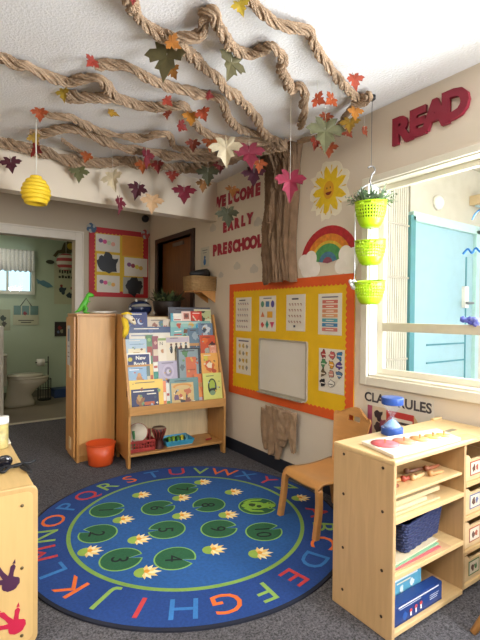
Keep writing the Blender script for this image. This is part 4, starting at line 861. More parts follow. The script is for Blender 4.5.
book(171, 321, 211, 341, 3, '#6fa8a8', [('r', .0, .7, .98, .95, '#8fb8ae'), ('b', .2, .8, .06, '#b8503c', 3), ('b', .5, .78, .07, '#c8a24a', 5), ('b', .7, .72, .09, '#2f8fb8', 8), ('r', .5, .3, 1, .6, '#5a7f96')], 'wide teal patterned book in the back row', dy=-.016)
book(199, 323, 213, 341, 3, '#6a7f98', [('b', .5, .7, .3, '#cfd6dc', 2), ('b', .4, .6, .15, '#3c4a5c', 5), ('b', .5, .3, .2, '#b0b8c0', 9)], 'grey blue book with white figures in the back row', dy=-.026)
# third row
book(127, 326.5, 175, 350, 2, '#34466e', [('r', .06, .0, .92, .74, '#dcd4c6'), ('r', .1, .60, .55, .66, '#8a8f9c'), ('b', .5, .85, .05, '#5a6a94', 2), ('r', .15, .42, .5, .46, '#9a8f86')], 'wide navy book with a white band at upper left of the display', dy=.02)
book(125, 339, 147, 358, 2, '#9fb3c2', [('r', .12, .0, .95, .5, '#dccfae'), ('r', .2, .7, .9, .75, '#7a90a4'), ('r', .35, .24, .65, .3, '#b08a4a')], 'light blue and cream book above the New Books sign', dy=0)
book(147, 335, 153, 358, 2, '#4f7a4c', [('c', .5, .8, .3, '#8fb070'), ('r', .1, .1, .9, .5, '#a34a3c')], 'thin green and red book standing beside light blue book', dy=.004)
book(153, 336, 159, 358, 2, '#8a3a44', [('b', .5, .7, .3, '#c99a8a', 2), ('r', .1, .1, .9, .4, '#d3bfa8')], 'thin burgundy book left of the cream N book', dy=.002)
book(158.5, 338, 167, 358, 2, '#ddd0ba', [('t', .4, .72, .25, '#3a2c28', 'N'), ('r', .0, .88, 1, 1, '#8aa060'), ('b', .5, .35, .2, '#b8845a', 4)], 'narrow cream book with a dark letter N', dy=0)
book(174, 329, 190, 352, 2, '#d8c832', [('p', [(.0, .3), (.8, .8), (1, .5), (.6, .1)], '#5f8f3c'), ('r', .1, .75, .6, .8, '#a83c2c')], 'yellow and green book peeking above the children book', dy=.018, rot=.06)
book(167, 336, 190, 358, 2, '#dccdb2', [('r', .0, .72, .98, .95, '#b9aab4'), ('e', .2, .4, .06, .18, '#2b2120'), ('e', .42, .42, .06, .18, '#2b2120'), ('e', .62, .42, .06, .18, '#4a2a22'), ('e', .84, .44, .06, .18, '#2b2120'), ('c', .2, .62, .05, '#6a3f2c'), ('c', .42, .64, .05, '#5a3a2a'), ('c', .62, .64, .05, '#8a5a3c'), ('c', .84, .66, .05, '#4a2f22')], 'cream book with four children silhouettes on the cover', dy=-.002)
book(189, 328, 203, 352, 2, '#5a7284', [('b', .5, .7, .25, '#8a9aa4', 2), ('r', .1, .2, .9, .3, '#41566a')], 'slate blue book left of the orange red book', dy=.012)
book(201, 335, 219, 358, 2, '#c44a1d', [('b', .3, .8, .2, '#d9651f', 2), ('b', .8, .55, .2, '#4a1c1c', 6), ('b', .45, .3, .2, '#a9a89c', 4)], 'orange red book at the right of the display', dy=.0)
book(210, 345, 220.5, 362, 2, '#d9967a', [('c', .5, .6, .35, '#e0a48c'), ('c', .4, .6, .05, '#5a2f28')], 'small book with a pink face at right edge of display', dy=-.016)
# second row
book(127, 367, 147, 388, 1, '#7c9cb8', [('r', .0, .0, 1, .35, '#a06a52'), ('c', .6, .45, .16, '#b5814e'), ('c', .6, .62, .1, '#c08c5a'), ('r', .1, .85, .6, .9, '#dfe4ea')], 'blue book with a brown bear below the New Books sign', dy=.002)
book(127.5, 353, 151.5, 368.5, 1, '#e6dfd2', [('r', .05, .08, .95, .92, '#25305f'), ('t', .58, .68, .34, '#eee8da', 'New', .001), ('t', .55, .30, .34, '#eee8da', 'Books', .001), ('c', .14, .6, .09, '#c9b84a')], 'navy New Books sign with white edge on the display', name='new_books_sign', cat='sign', dy=.012)
book(147, 366, 150.5, 386, 1, '#3c5a52', [('r', .1, .3, .9, .5, '#c8c0a8')], 'very thin dark green book right of the bear book', dy=.002)
book(150.5, 364, 153.5, 386, 1, '#d9a93a', [('r', .1, .3, .9, .5, '#b3502c')], 'very thin yellow book in the second row', dy=.001)
book(154, 362, 158.5, 386, 1, '#dcd6c8', [('r', .0, .0, 1, .6, '#3c8a78'), ('r', .1, .75, .9, .85, '#b35a4a')], 'thin white and teal book left of the lilac book', dy=0)
book(159, 361, 178, 383, 1, '#a79bb0', [('e', .5, .52, .3, .33, '#b8adc0'), ('e', .5, .52, .2, .22, '#8f8398'), ('e', .5, .52, .1, .11, '#c8becb'), ('r', .1, .1, .9, .14, '#8f8398')], 'lilac book with a round pattern on its cover', dy=0)
book(178, 348, 201.5, 380, 1, '#1c1c20', [('r', .08, .04, .9, .96, '#7f8f92'), ('r', .36, .06, .8, .72, '#c9663c'), ('b', .35, .85, .14, '#4f7a4a', 3), ('r', .4, .3, .75, .34, '#a44a2a'), ('b', .2, .4, .1, '#5a6468', 5)], 'black framed book with an orange figure in the middle', dy=-.004)
book(202, 353, 220.5, 377, 1, '#dfa04a', [('b', .45, .5, .3, '#c95f2a', 2), ('b', .5, .5, .16, '#ecd8b8', 6), ('b', .3, .8, .15, '#c9b83c', 4), ('b', .75, .25, .14, '#b9481f', 9)], 'golden book with an orange fox above the green book', dy=0)
# front row
book(126.5, 380, 163.5, 409.5, 0, '#e0b52a', [('r', .04, .03, .86, .70, '#262a52'), ('b', .3, .28, .13, '#8a5a30', 3), ('b', .28, .4, .08, '#b3884e', 5), ('r', .42, .15, .72, .26, '#b3562a'), ('r', .1, .60, .72, .635, '#e9e0cc'), ('r', .5, .50, .78, .535, '#e9e0cc'), ('c', .1, .88, .02, '#b3861a'), ('c', .75, .38, .02, '#e9e0cc')], 'yellow and navy book with a dog at front left of display', dy=0)
book(163.5, 381, 166.5, 409, 0, '#d8742c', [('r', .1, .3, .9, .6, '#e8dcc4')], 'thin orange spined book right of yellow navy book', dy=.001)
book(166.8, 383, 170, 409, 0, '#d6d2c6', [('r', .0, .0, 1, .3, '#5f8a4a'), ('r', .1, .5, .9, .6, '#a3443a')], 'thin white book between yellow navy and teal books', dy=.001)
book(195, 374, 204, 407, 0, '#cf6a2c', [('p', [(.1, .1), (.9, .3), (.3, .8)], '#e08a3c'), ('r', .3, .02, .8, .25, '#b9a8b0')], 'narrow orange book behind the teal and green books', dy=.022)
book(170.5, 378, 199, 407, 0, '#5b7f7c', [('r', .05, .04, .82, .84, '#c9ab72'), ('b', .42, .42, .26, '#3c3a40', 3), ('b', .4, .45, .18, '#d0a860', 6), ('b', .62, .55, .12, '#b5623c', 9), ('e', .43, .72, .33, .10, '#c98a3c'), ('e', .43, .68, .26, .08, '#c9ab72'), ('b', .2, .35, .09, '#6a4a6a', 12), ('b', .6, .2, .1, '#7a4a3c', 5)], 'teal bordered book with crowded animals in front row', dy=0)
book(204, 373, 226, 403.5, 0, '#c9c86a', [('r', 0, 0, 1, .16, '#b5ae2a'), ('e', .48, .56, .24, .27, '#2c3a1c'), ('e', .48, .60, .16, .18, '#9db03c'), ('p', [(.25, .42), (.75, .45), (.6, .52), (.35, .5)], '#1c2414'), ('e', .48, .36, .15, .08, '#6f8a6a'), ('r', .15, .05, .8, .09, '#7a8a2a')], 'pale green book with dark oval creature at front right', dy=-.004)
# duck puppet hanging at the corner
q = bl(.012, .17, 1.06); dk = thing('duck_puppet', bl(.03, .12, 1.02), 'yellow and white duck puppet hanging over the display corner', 'puppet')
YD = mat('#e3c02a', .7, .08); CR = mat('#e6d8bc', .7)
mb = MB(); mb.tube([bl(-.0, .15, 1.05), bl(.012, .14, 1.09), bl(.02, .14, 1.13), bl(.012, .15, 1.18), bl(.005, .17, 1.215)], [.012, .025, .024, .026, .02], YD, 12); mb.build('body', dk)
mb = MB(); mb.tube([bl(.0, .16, 1.225), bl(.03, .14, 1.225), bl(.065, .12, 1.19), bl(.085, .11, 1.16)], [.012, .024, .024, .010], CR, 12); mb.build('head', dk)
mb = MB(); mb.ball(bl(.065, .095, 1.195), .009, mat('#6a4a2a'), 10); mb.build('eye', dk)
mb = MB(); mb.tube([bl(-.01, .19, 1.245), bl(.03, .17, 1.25), bl(.07, .16, 1.245)], [.006, .014, .008], YD, 10); mb.build('wing', dk)
# lower bay things
zs_ = .106
def bay(x, y, Yl, z=None):                          # photo pixel -> local place on the plane y=Yl of the display
    return BS.inverted() @ on_plane(x, y, bl(0, Yl, 0), nrm)
a = bay(129, 445, .06); b = bay(155, 445, .06)
PKM = mat('#b5423c', .45, .04); mb = MB(); x0, x1, y0_, y1_, hh = .03, b.x, .055, .25, .095
mb.box(x0, x1, y0_, y1_, zs_, zs_+.006, PKM, BS)
for (xa, xb, ya, yb) in ((x0, x1, y0_, y0_+.005), (x0, x1, y1_-.005, y1_), (x0, x0+.005, y0_, y1_), (x1-.005, x1, y0_, y1_)):
    mb.box(xa, xb, ya, yb, zs_, zs_+.03, PKM, BS); mb.box(xa, xb, ya, yb, zs_+hh-.018, zs_+hh, PKM, BS); mb.box(xa, xb, ya, yb, zs_+.05, zs_+.056, PKM, BS)
    n = 9
    for k in range(n+1):
        fx = k/n
        if xb-xa > .02: xx = xa+(xb-xa-.006)*fx; mb.box(xx, xx+.007, ya, yb, zs_, zs_+hh, PKM, BS)
        else: yy = ya+(yb-ya-.006)*fx; mb.box(xa, xb, yy, yy+.007, zs_, zs_+hh, PKM, BS)
mb.build('plastic_basket', tag_=('red slotted plastic basket in the lower bay of book display', 'basket'))
tb = BS @ Matrix.Translation((.125, .15, zs_+.135)) @ Matrix.Rotation(math.radians(-35), 4, 'Y') @ Matrix.Rotation(math.radians(55), 4, 'X')
tm = thing('tambourine', tb @ Vector((0, 0, 0)), 'round hand drum with red rim lying in the red basket', 'drum')
mb = MB(); mb.lathe([(.078, -.02), (.082, -.02), (.082, .02), (.078, .02)], mat('#a8302c', .4), tb, caps=False); mb.lathe([(.076, -.02), (.076, .02)], mat('#a8302c', .4), tb, caps=False); mb.build('rim', tm)
mb = MB(); mb.lathe([(0, .019), (.078, .019), (.078, .021), (0, .021)], mat('#d9cdb8', .6), tb); mb.build('drum_head', tm)
for k, (dx, dy, c_, lb) in enumerate(((.06, .10, '#cfc5b0', 'cream stick in red basket'), (.09, .11, '#3f7a4c', 'green stick in red basket'), (.22, .12, '#8a2f2c', 'dark red stick in red basket'))):
    mb = MB(); mb.tube([bl(dx, dy, zs_+.01), bl(dx-.02+.012*k, dy+.03, zs_+.16)], .011, mat(c_, .5), 10); mb.build('rhythm_stick', tag_=(lb+' of instruments', 'stick', 'rhythm sticks in the red basket'))
q = bl(bay(159, 440, .10).x, .10, zs_); dj = thing('djembe_drum', q, 'small dark red djembe drum beside the red basket', 'drum')
DJ = mat('#4a1f1c', .5, .3, 40)
mb = MB(); mb.lathe([(.045, 0), (.04, .02), (.028, .07), (.036, .10), (.054, .14), (.058, .17), (.05, .172)], DJ, Matrix.Translation(q), caps=False)
for a in np.linspace(0, 2*PI, 13)[:-1]: mb.tube([q+Vector((.030*math.cos(a), .030*math.sin(a), .075)), q+Vector((.055*math.cos(a+.2), .055*math.sin(a+.2), .14)), q+Vector((.06*math.cos(a), .06*math.sin(a), .168))], .003, mat('#9a3a30', .5), 5)
mb.build('shell', dj); mb = MB(); mb.lathe([(0, .170), (.056, .170), (.056, .176), (0, .176)], mat('#8a7460', .6), Matrix.Translation(q)); mb.build('drum_head', dj)
a = bay(165, 445, .09); b = bay(193, 445, .09); mb = MB(); BT = mat('#3a9bc4', .4, .03); x0, x1 = a.x, b.x
mb.box(x0+.015, x1-.015, .075, .245, zs_, zs_+.006, mat('#c9d8d8', .5), BS)
vs = [(x0+.015, .075, zs_+.006), (x1-.015, .075, zs_+.006), (x1-.015, .245, zs_+.006), (x0+.015, .245, zs_+.006), (x0, .06, zs_+.05), (x1, .06, zs_+.05), (x1, .26, zs_+.05), (x0, .26, zs_+.05)]
mb.add(vs, [(0, 1, 2, 3), (0, 4, 5, 1), (1, 5, 6, 2), (2, 6, 7, 3), (3, 7, 4, 0)], BT, BS); o = mb.build('plastic_tray', tag_=('light blue plastic tray in the lower bay of book display', 'tray')); m_ = o.modifiers.new('s', 'SOLIDIFY'); m_.thickness = .003
rng = random.Random(12)
for k in range(5):
    x = x0+.05+(x1-x0-.1)*k/4; c_ = ['#6fae3c', '#8fb83a', '#4f8f4a', '#c9c23a', '#5aa0b8'][k]; nm = ['bright green', 'lime', 'dark green', 'yellow', 'pale blue'][k]
    mb = MB(); mb.tube([bl(x, .10+.02*(k % 2), zs_+.025), bl(x+.015, .16, zs_+.052), bl(x-.01, .21, zs_+.03)], [.012, .016, .011], mat(c_, .5), 10); mb.build('shaker', tag_=('%s shaker lying in the light blue tray' % nm, 'shaker', 'shakers in the blue tray'))
mb = MB(); q = bay(208, 443, .12); mb.tube([bl(q.x-.03, .10, zs_+.008), bl(q.x+.03, .115, zs_+.008)], .008, mat('#9a2430', .5), 8); mb.build('toy_piece', tag_=('small red object alone at right of display lower shelf', 'toy'))
# orange bucket
q = on_z(100, 466); q = Vector((q.x+.02, q.y+.045, 0)); s_ = px_m(q)
bk = thing('bucket', (q.x, q.y, 0), 'round orange plastic tub on the carpet by the tall cabinet', 'tub')
OB2 = mat('#d2501f', .4, .03); mb = MB(); mb.lathe([(0, .002), (.09, .002), (.097, .01), (.117, .175), (.113, .175), (.093, .014), (0, .014)], OB2, Matrix.Translation(q), n=40); mb.build('tub_body', bk)
MB().tube([(q.x+.116*math.cos(a), q.y+.116*math.sin(a), .175) for a in np.linspace(0, 2*PI, 41)[:-1]], .005, OB2, 8, closed=True).build('rim', bk)

# ================================================================= RUG
RC = Vector((1.254, 2.308, 0)); RR = .924
mb = MB(); T = Matrix.Translation(RC)
DB = mat('#193e80', .95, .14, 90, bump=.3, bscale=300, bdist=.003); LB = mat('#215594', .95, .12, 60, bump=.3, bscale=300, bdist=.003); GR = mat('#7a9d48', .9, .08, 90)
mb.lathe([(0, .001), (RR, .001), (RR, .009), (RR-.014, .012), (0, .012)], mat('#15192a', .9), T, n=128, smooth=False)
mb.prism(disc(RR-.014, 128), .0012, DB, T, .0115); mb.prism(disc(RR*.745, 128), .0012, GR, T, .0123); mb.prism(disc(RR*.721, 128), .0012, LB, T, .0131)
RCOL = ['#b8383c', '#86a850', '#d8682a', '#3272b4']
for i, ch in enumerate('ABCDEFGHIJKLMNOPQRSTUVWXYZ'):
    a = math.radians(-27.5-13.2*i)
    Tm = T @ Matrix.Rotation(a-PI/2, 4, 'Z') @ Matrix.Translation((0, RR*.862, 0))
    mb.text(ch, .185, mat(RCOL[i % 4], .95, .08, 90), Tm, .001, .0128, 0, sx=1.12)
UPA = math.radians(-28)
pads = {'1': (-.40, .425, 0), '2': (-.549, .138, 2.6), '3': (-.53, -.208, 0), '4': (-.283, -.364, -.6), '5': (-.182, -.05, 3.0), '6': (-.1, .26, .2), '7': (.192, .453, 0), '8': (.215, .106, 3.4), '9': (.092, -.22, -.1), '10': (.302, -.406, .2)}
LG = mat('#245c3c', .95, .1, 90); LE = mat('#7fae55', .9); NB_ = mat('#0e1a1a', .9)
for nme, (px1, py1, na) in list(pads.items())+[('', (.485, -.10, -.5))]:
    r = .108 if nme else .125; na = na-.61+.3
    for k, (rr, m_, z) in enumerate(((r, LE, .0140), (r-.008, LG, .0147))):
        g = .17+.05*k; pts = [(0.35*rr*math.cos(na), .35*rr*math.sin(na))]+[(rr*math.cos(na+g+(2*PI-2*g)*q/30), rr*.96*math.sin(na+g+(2*PI-2*g)*q/30)) for q in range(31)]
        mb.prism(pts, .0009, m_, T @ Matrix.Translation((px1*RR, py1*RR, 0)), z)
    if nme: mb.text(nme, .125, NB_, T @ Matrix.Translation((px1*RR-.012, py1*RR, 0)) @ Matrix.Rotation(UPA-PI/2, 4, 'Z'), .0008, .0154, .0)
def petal(a, L, w_): return [(0, 0), (L*.5*math.cos(a-w_), L*.5*math.sin(a-w_)), (L*math.cos(a), L*math.sin(a)), (L*.5*math.cos(a+w_), L*.5*math.sin(a+w_))]
for k, (fx, fy) in enumerate([(-.104, .519), (-.35, .219), (-.36, -.073), (-.637, -.042), (-.451, -.404), (.117, .309), (-.007, .056), (.394, .482), (.491, .186), (.254, -.102), (-.05, -.414), (.142, -.593), (.838, -.174)]):
    Tf = T @ Matrix.Translation((fx*RR-.02*math.cos(UPA), fy*RR-.02*math.sin(UPA), 0)); mb.prism(disc(.040, 16, -.012, .004), .0006, mat('#8fae4a', .9), Tf, .0140)
    for j, da in enumerate((-1.5, -1.0, -.5, 0, .5, 1.0, 1.5)): mb.prism(petal(UPA+da, .080-.014*abs(da), .42), .0006, mat('#efdfb0' if j % 2 else '#ecc97c', .9), Tf, .0145+.00015*j)
    mb.prism(disc(.014, 12, .01, 0), .0006, mat('#e29a2c', .9), Tf, .0158)
fo = T @ Matrix.Translation((.47*RR, -.085*RR, 0)) @ Matrix.Rotation(UPA-.1, 4, 'Z') @ Matrix.Diagonal((1.45, 1.45, 1, 1))
FG = mat('#7fae3c', .9, .1, 60); FD = mat('#27401f', .9)
for (pp_, m_, z) in ((blob(.062, 20, .0, 0, .2, 1, .62), FD, .0156), (blob(.057, 20, .0, 0, .2, 1, .6), FG, .0162), (disc(.036, 16, .062, .0, .028), FD, .0160), (disc(.032, 16, .062, 0, .024), FG, .0166), (disc(.011, 10, .066, .022), FG, .0170), (disc(.011, 10, .066, -.022), FG, .0170), (disc(.005, 8, .068, .022), FD, .0176), (disc(.005, 8, .068, -.022), FD, .0176), ([(-.05, .03), (-.02, .06), (.04, .065), (.03, .05), (-.01, .045), (-.03, .02)], FG, .0168), ([(-.05, -.03), (-.02, -.06), (.04, -.065), (.03, -.05), (-.01, -.045), (-.03, -.02)], FG, .0168), (blob(.016, 12, -.01, .005, .3, 3), FD, .0170), (blob(.012, 12, .02, -.01, .3, 5), FD, .0170)):
    mb.prism(pp_, .0006, m_, fo, z)
mb.build('alphabet_rug', origin=RC.copy(), tag_=('round blue alphabet rug with numbered lily pads on the carpet', 'rug'))

# ================================================================= CHILD CHAIRS (bentwood)
CH = mat('#c48c50', .32, .05, kind='wood', stretch=(3, 3, 12))
def chair(T, label, name='child_chair'):
    """local: x toward the back, y across, z up; origin under the seat front centre"""
    o = thing(name, T @ Vector((0, 0, 0)), label, 'chair'); W = .34; SZ = .305
    mb = MB(); vs = []; fs = []; NXs, NYs = 16, 16
    for s_ in (0, 1):
        for i in range(NXs+1):
            t = i/NXs; x = -.015+.375*t; z0 = SZ-.018*math.sin(PI*t)+.008*t-(.03*(1-t/.12)**2 if t < .12 else 0)
            for j in range(NYs+1):
                q = j/NYs*2-1; hw = W/2*(1-.10*t); vs.append((x, q*hw, z0+.010*q*q-(0.012 if s_ else 0)))
    n1 = (NXs+1)*(NYs+1)
    for i in range(NXs):
        for j in range(NYs):
            a = i*(NYs+1)+j; fs.append((a, a+NYs+1, a+NYs+2, a+1)); fs.append((n1+a, n1+a+1, n1+a+NYs+2, n1+a+NYs+1))
    for j in range(NYs): fs.append((j, j+1, n1+j+1, n1+j)); a = NXs*(NYs+1)+j; fs.append((a, n1+a, n1+a+1, a+1))
    for i in range(NXs): a = i*(NYs+1); b = a+NYs+1; fs.append((a, n1+a, n1+b, b)); a += NYs; b += NYs; fs.append((a, b, n1+b, n1+a))
    mb.add(vs, fs, CH, T, True); mb.build('seat', o)
    # front legs: bentwood loop continuing from the seat edge
    for s_ in (-1, 1):
        for fb in (0, 1):
            xf = -.006 if fb == 0 else .36; xo = -.035 if fb == 0 else .40; yw = W/2-.02 if fb == 0 else W/2*.9-.02
            pth = [(xf+.06*(1-2*fb), s_*(yw-.05), SZ-.016), (xf+.01*(1-2*fb), s_*(yw-.005), SZ-.022), (xf, s_*(yw+.01), SZ-.06), (xf-(.004 if fb == 0 else -.01), s_*(yw+.014), .16), (xo, s_*(yw+.018), .0)]
            P = smooth_path([Vector(p) for p in pth], .02); mb = MB(); vs = []; fs = []
            for k, p in enumerate(P):
                hw2, ht = (.017, .019)
                for (a, b) in ((-1, -1), (1, -1), (1, 1), (-1, 1)): 
                    hor = 1 if k > 4 else .8
                    vs.append((p.x+a*hw2, p.y+b*ht*.9, p.z+(b*.006 if k < 4 else 0)))
            for k in range(len(P)-1):
                for i in range(4): j = (i+1) % 4; fs.append((k*4+i, k*4+j, (k+1)*4+j, (k+1)*4+i))
            fs += [(3, 2, 1, 0), tuple((len(P)-1)*4+i for i in range(4))]
            mb.add(vs, fs, CH, T); mb.build('leg', o, bevel=.006)
    # front apron linking the legs
    mb = MB(); pts = [(-W/2+.005, SZ-.012), (W/2-.005, SZ-.012), (W/2-.012, SZ-.075), (W/2-.05, SZ-.045), (0, SZ-.035), (-W/2+.05, SZ-.045), (-W/2+.012, SZ-.075)]
    TT = T @ Matrix(((0, 0, 1, 0.002), (1, 0, 0, 0), (0, 1, 0, 0), (0, 0, 0, 1))); mb.prism(pts, .012, CH, TT); mb.build('front_apron', o, bevel=.004)
    # backrest: tapered panel with hand slot, gently curved
    NW, NH = 24, 34; vs = []; fs = []
    def hw(t): return (.105+.055*min(1, t*1.15)) if t < .8 else .16*math.sqrt(max(0.0, 1-((t-.8)/.2)**2*.72))
    for s_ in (0, 1):
        for i in range(NH+1):
            t = i/NH; z = SZ-.01+.37*t; x = .345+.075*t
            for j in range(NW+1):
                q = j/NW*2-1; arc = .028*(1-t*t*q*q*.2) if t > .98 else 0
                vs.append((x-.03*q*q*(-1)*-1+.0-(.012 if s_ else 0)+.02, q*hw(t), z-(.03*q*q if t > .9 else 0)))
    n1 = (NH+1)*(NW+1)
    hole = lambda i, j: 26 <= i < 29 and 8 <= j < 16
    for i in range(NH):
        for j in range(NW):
            a = i*(NW+1)+j; b = a+NW+1
            if hole(i, j): 
                continue
            fs.append((a, a+1, b+1, b)); fs.append((n1+a, n1+b, n1+b+1, n1+a+1))
            for (di, dj, e0, e1) in ((-1, 0, a, a+1), (1, 0, b+1, b), (0, -1, b, a), (0, 1, a+1, b+1)):
                ii, jj = i+di, j+dj
                if not (0 <= ii < NH and 0 <= jj < NW) or hole(ii, jj): fs.append((e1, e0, n1+e0, n1+e1))
    mb = MB(); mb.add(vs, fs, CH, T); mb.build('backrest', o)
    return o
chair(Matrix.Translation((1.765, 1.87, 0)) @ Matrix.Rotation(math.radians(-5), 4, 'Z'), 'light bentwood child chair on the rug edge below the yellow board')
q = on_z(473, 633); sl = thing('wooden_stool', (q.x+.22, q.y-.06, 0), 'splayed light wood stool leg entering at the bottom right corner', 'stool')
ctr = Vector((q.x, q.y, 0))+Vector((_R.x, _R.y, 0))*.26
for k in range(4):
    a = math.atan2(q.y-ctr.y, q.x-ctr.x)+k*PI/2; f_ = ctr+Vector((.26*math.cos(a), .26*math.sin(a), .0)); t_ = ctr+Vector((.09*math.cos(a), .09*math.sin(a), .26))
    MB().tube([f_, f_.lerp(t_, .5), t_], [.013, .016, .018], CH, 10).build('leg', sl)
MB().lathe([(0, .26), (.14, .26), (.15, .268), (.15, .278), (.14, .286), (0, .286)], CH, Matrix.Translation((ctr.x, ctr.y, 0)), n=36).build('seat', sl)

# ================================================================= RIGHT SHELF UNIT
US = Matrix.Translation((1.42, 1.003, 0)) @ Matrix.Rotation(math.radians(-1), 4, 'Z')
def ul(x, y, z): return US @ Vector((x, y, z))
un = thing('storage_shelf', ul(.4, .14, 0), 'pale maple open shelf unit with drawers jutting out below the window', 'shelf unit'); D = .31; UW = .80; TZ = .700
PW = mat('#c6a376', .4, .05, kind='wood'); PWX = mat('#cdaa7c', .4, .05, kind='wood', stretch=(1.2, 14, 14)); LITE = mat('#d6b684', .35, .04, kind='wood', stretch=(1.2, 14, 14))
mb = MB(); mb.box(0, .018, 0, D, .0, TZ-.018, PW, US); mb.build('side_panel', un, bevel=.004)
mb = MB(); mb.box(.50, .516, .004, D-.01, .03, TZ-.018, PW, US); mb.build('divider', un)
mb = MB(); mb.box(UW-.018, UW, 0, D, .0, TZ-.018, PW, US); mb.build('side_panel', un, bevel=.004)
mb = MB(); mb.box(-.002, UW, -.006, D, TZ-.02, TZ, LITE, US); mb.build('shelf_top', un, bevel=.006)
mb = MB(); mb.box(.018, UW-.018, D-.012, D-.004, .036, TZ-.021, PWX, US); mb.build('back_panel', un)
for (z, x0, x1) in ((.450, .018, .50), (.235, .018, .50), (.015, .018, .50)):
    mb = MB(); mb.box(x0, x1, .002, D-.012, z, z+.02, LITE, US); mb.build('shelf_board', un, bevel=.003)
mb = MB(); mb.box(.516, UW-.018, .002, D-.012, .03, .05, LITE, US)
mb.build('shelf_board', un, bevel=.003)
mb = MB()
for y in (.05, .25):
    for z in (.08, .26, .49, .66): mb.lathe([(.006, 0), (.006, .002), (0, .002)], mat('#4a3826', .5, metal=.5), US @ frame((0, y, z), (0, -1, 0), (0, 0, 1)), n=12)
mb.build('screw', un)
mb = MB(); mb.box(.72, UW, D-.02, D, TZ, TZ+.010, LITE, US); mb.build('back_lip', un, bevel=.003)
# drawers: bins with scooped fronts and a picture label
DRC = mat('#d9bd92', .4, .04, kind='wood', stretch=(1.2, 14, 14))
names = ['topmost drawer', 'second drawer from top', 'third drawer from top', 'lowest drawer']
for k in range(4):
    z0 = .505-.152*k; x0, x1 = .52, UW-.021
    dr = thing('drawer_bin', ul((x0+x1)/2, .12, z0), 'wooden bin with scooped front and picture card, %s in the maple shelf' % names[k].replace('drawer', 'one'), 'drawer', 'wooden bins in the maple shelf')
    if k < 3 or True:
        hh = .118; n = 14; pts = [(x0, z0+.002), (x1, z0+.002), (x1, z0+hh)]
        xm = (x0+x1)/2
        for i in range(n+1): t = i/n; x = x1-.03-(x1-x0-.06)*t; pts.append((x, z0+hh-.022*(1 if .15 < t < .85 else math.sin(min(t, 1-t)/.15*PI/2))))
        pts.append((x0, z0+hh)); TT = US @ Matrix(((1, 0, 0, 0), (0, 0, -1, .022), (0, 1, 0, 0), (0, 0, 0, 1))); mb = MB(); mb.prism(pts, .012, DRC, TT); mb.build('drawer_front', dr, bevel=.002)
        mb = MB(); mb.box(x0, x0+.008, .022, .24, z0+.002, z0+.1, DRC, US); mb.box(x1-.008, x1, .022, .24, z0+.002, z0+.1, DRC, US); mb.box(x0, x1, .022, .24, z0+.002, z0+.01, DRC, US); mb.box(x0, x1, .232, .24, z0+.002, z0+.1, DRC, US); mb.build('bin_body', dr)
        cc = ['#a84a3c', '#5a6a9a', '#a8563c', '#4f7a4a'][k]; Tl = US @ frame((x0+.085, .0095, z0+.055), (1, 0, 0), (0, 0, 1)); mb = MB(); mb.box(-.045, .045, -.032, .032, 0, .001, mat(cc, .5), Tl); art(mb, Tl, .09, .064, [('r', .06, .08, .94, .92, '#ddd5c4'), ('b', .35, .5, .16, '#5a3a30', k), ('b', .65, .5, .13, cc, k+4)], .0008); mb.build('picture_label', dr)
    if k < 3: mb = MB(); mb.box(.516, UW-.018, .002, D-.012, z0-.02, z0, LITE, US); mb.build('shelf_board', un, bevel=.002)
# things on top: puzzle board with peg circles
def up(x, y, z): return US.inverted() @ on_z(x, y, z)
PT = TZ+.001; c0, c1, c2, c3 = [up(x, y, PT) for x, y in ((361, 444), (394, 459), (461, 441), (437, 431))]
pbw = thing('puzzle_board', US @ ((c0+c1+c2+c3)/4).to_3d(), 'white puzzle board with five graded fruit circles on the shelf top', 'puzzle')
mb = MB(); cs = [c1, c2, c3, c0]
mb.add([(c.x, c.y, PT) for c in cs]+[(c.x, c.y, PT+.014) for c in cs], [(3, 2, 1, 0), (4, 5, 6, 7), (0, 1, 5, 4), (1, 2, 6, 5), (2, 3, 7, 6), (3, 0, 4, 7)], mat('#e2d6c2', .4, .03), US); mb.build('board', pbw, bevel=.003)
for k, (x, y, r, c_) in enumerate(((385, 444, 15, '#d9646a'), (404, 441.5, 12, '#e08a64'), (420, 439, 10.5, '#e2a064'), (433, 437, 9, '#e2b964'), (444, 435.5, 8, '#d9cf6a'))):
    q = on_z(x, y, PT+.014); rr = r*px_m(q); mb = MB(); mb.lathe([(0, .001), (rr*.92, .001), (rr*.92, .0035), (rr*.3, .004), (0, .004)], mat(c_, .45, .12, 40), Matrix.Translation(q)); pc_ = mb.build('circle_piece', pbw)
    mb = MB(); mb.lathe([(.0025, .003), (.0025, .012), (.0055, .016), (.004, .021), (0, .022)], mat('#c98a5a', .4), Matrix.Translation(q), n=12); mb.build('peg', pc_)
q = on_z(449, 431, TZ); mb = MB(); mb.box(q.x-.05, q.x+.05, q.y-.012, q.y+.012, TZ, TZ+.002, mat('#7a6f58', .5)); mb.build('metal_plate', tag_=('small grey metal plate set on the shelf top', 'plate'))
for k, (x, y, w_, a_, c_, lb) in enumerate(((425, 431, .09, .3, '#cdb98a', 'tan sheet of paper lying behind the puzzle board'), (462, 437, .10, -.2, '#c9b070', 'mustard patterned sheet at the right of shelf top'))):
    q = on_z(x, y, TZ); T = Matrix.Translation((q.x, min(q.y, 1.24), TZ)) @ Matrix.Rotation(a_, 4, 'Z'); mb = MB(); mb.box(-w_*.7, w_*.7, -.04, .03, .0003, .0015, mat(c_, .5, .2, 30), T); mb.build('paper_sheet', tag_=(lb, 'paper'))
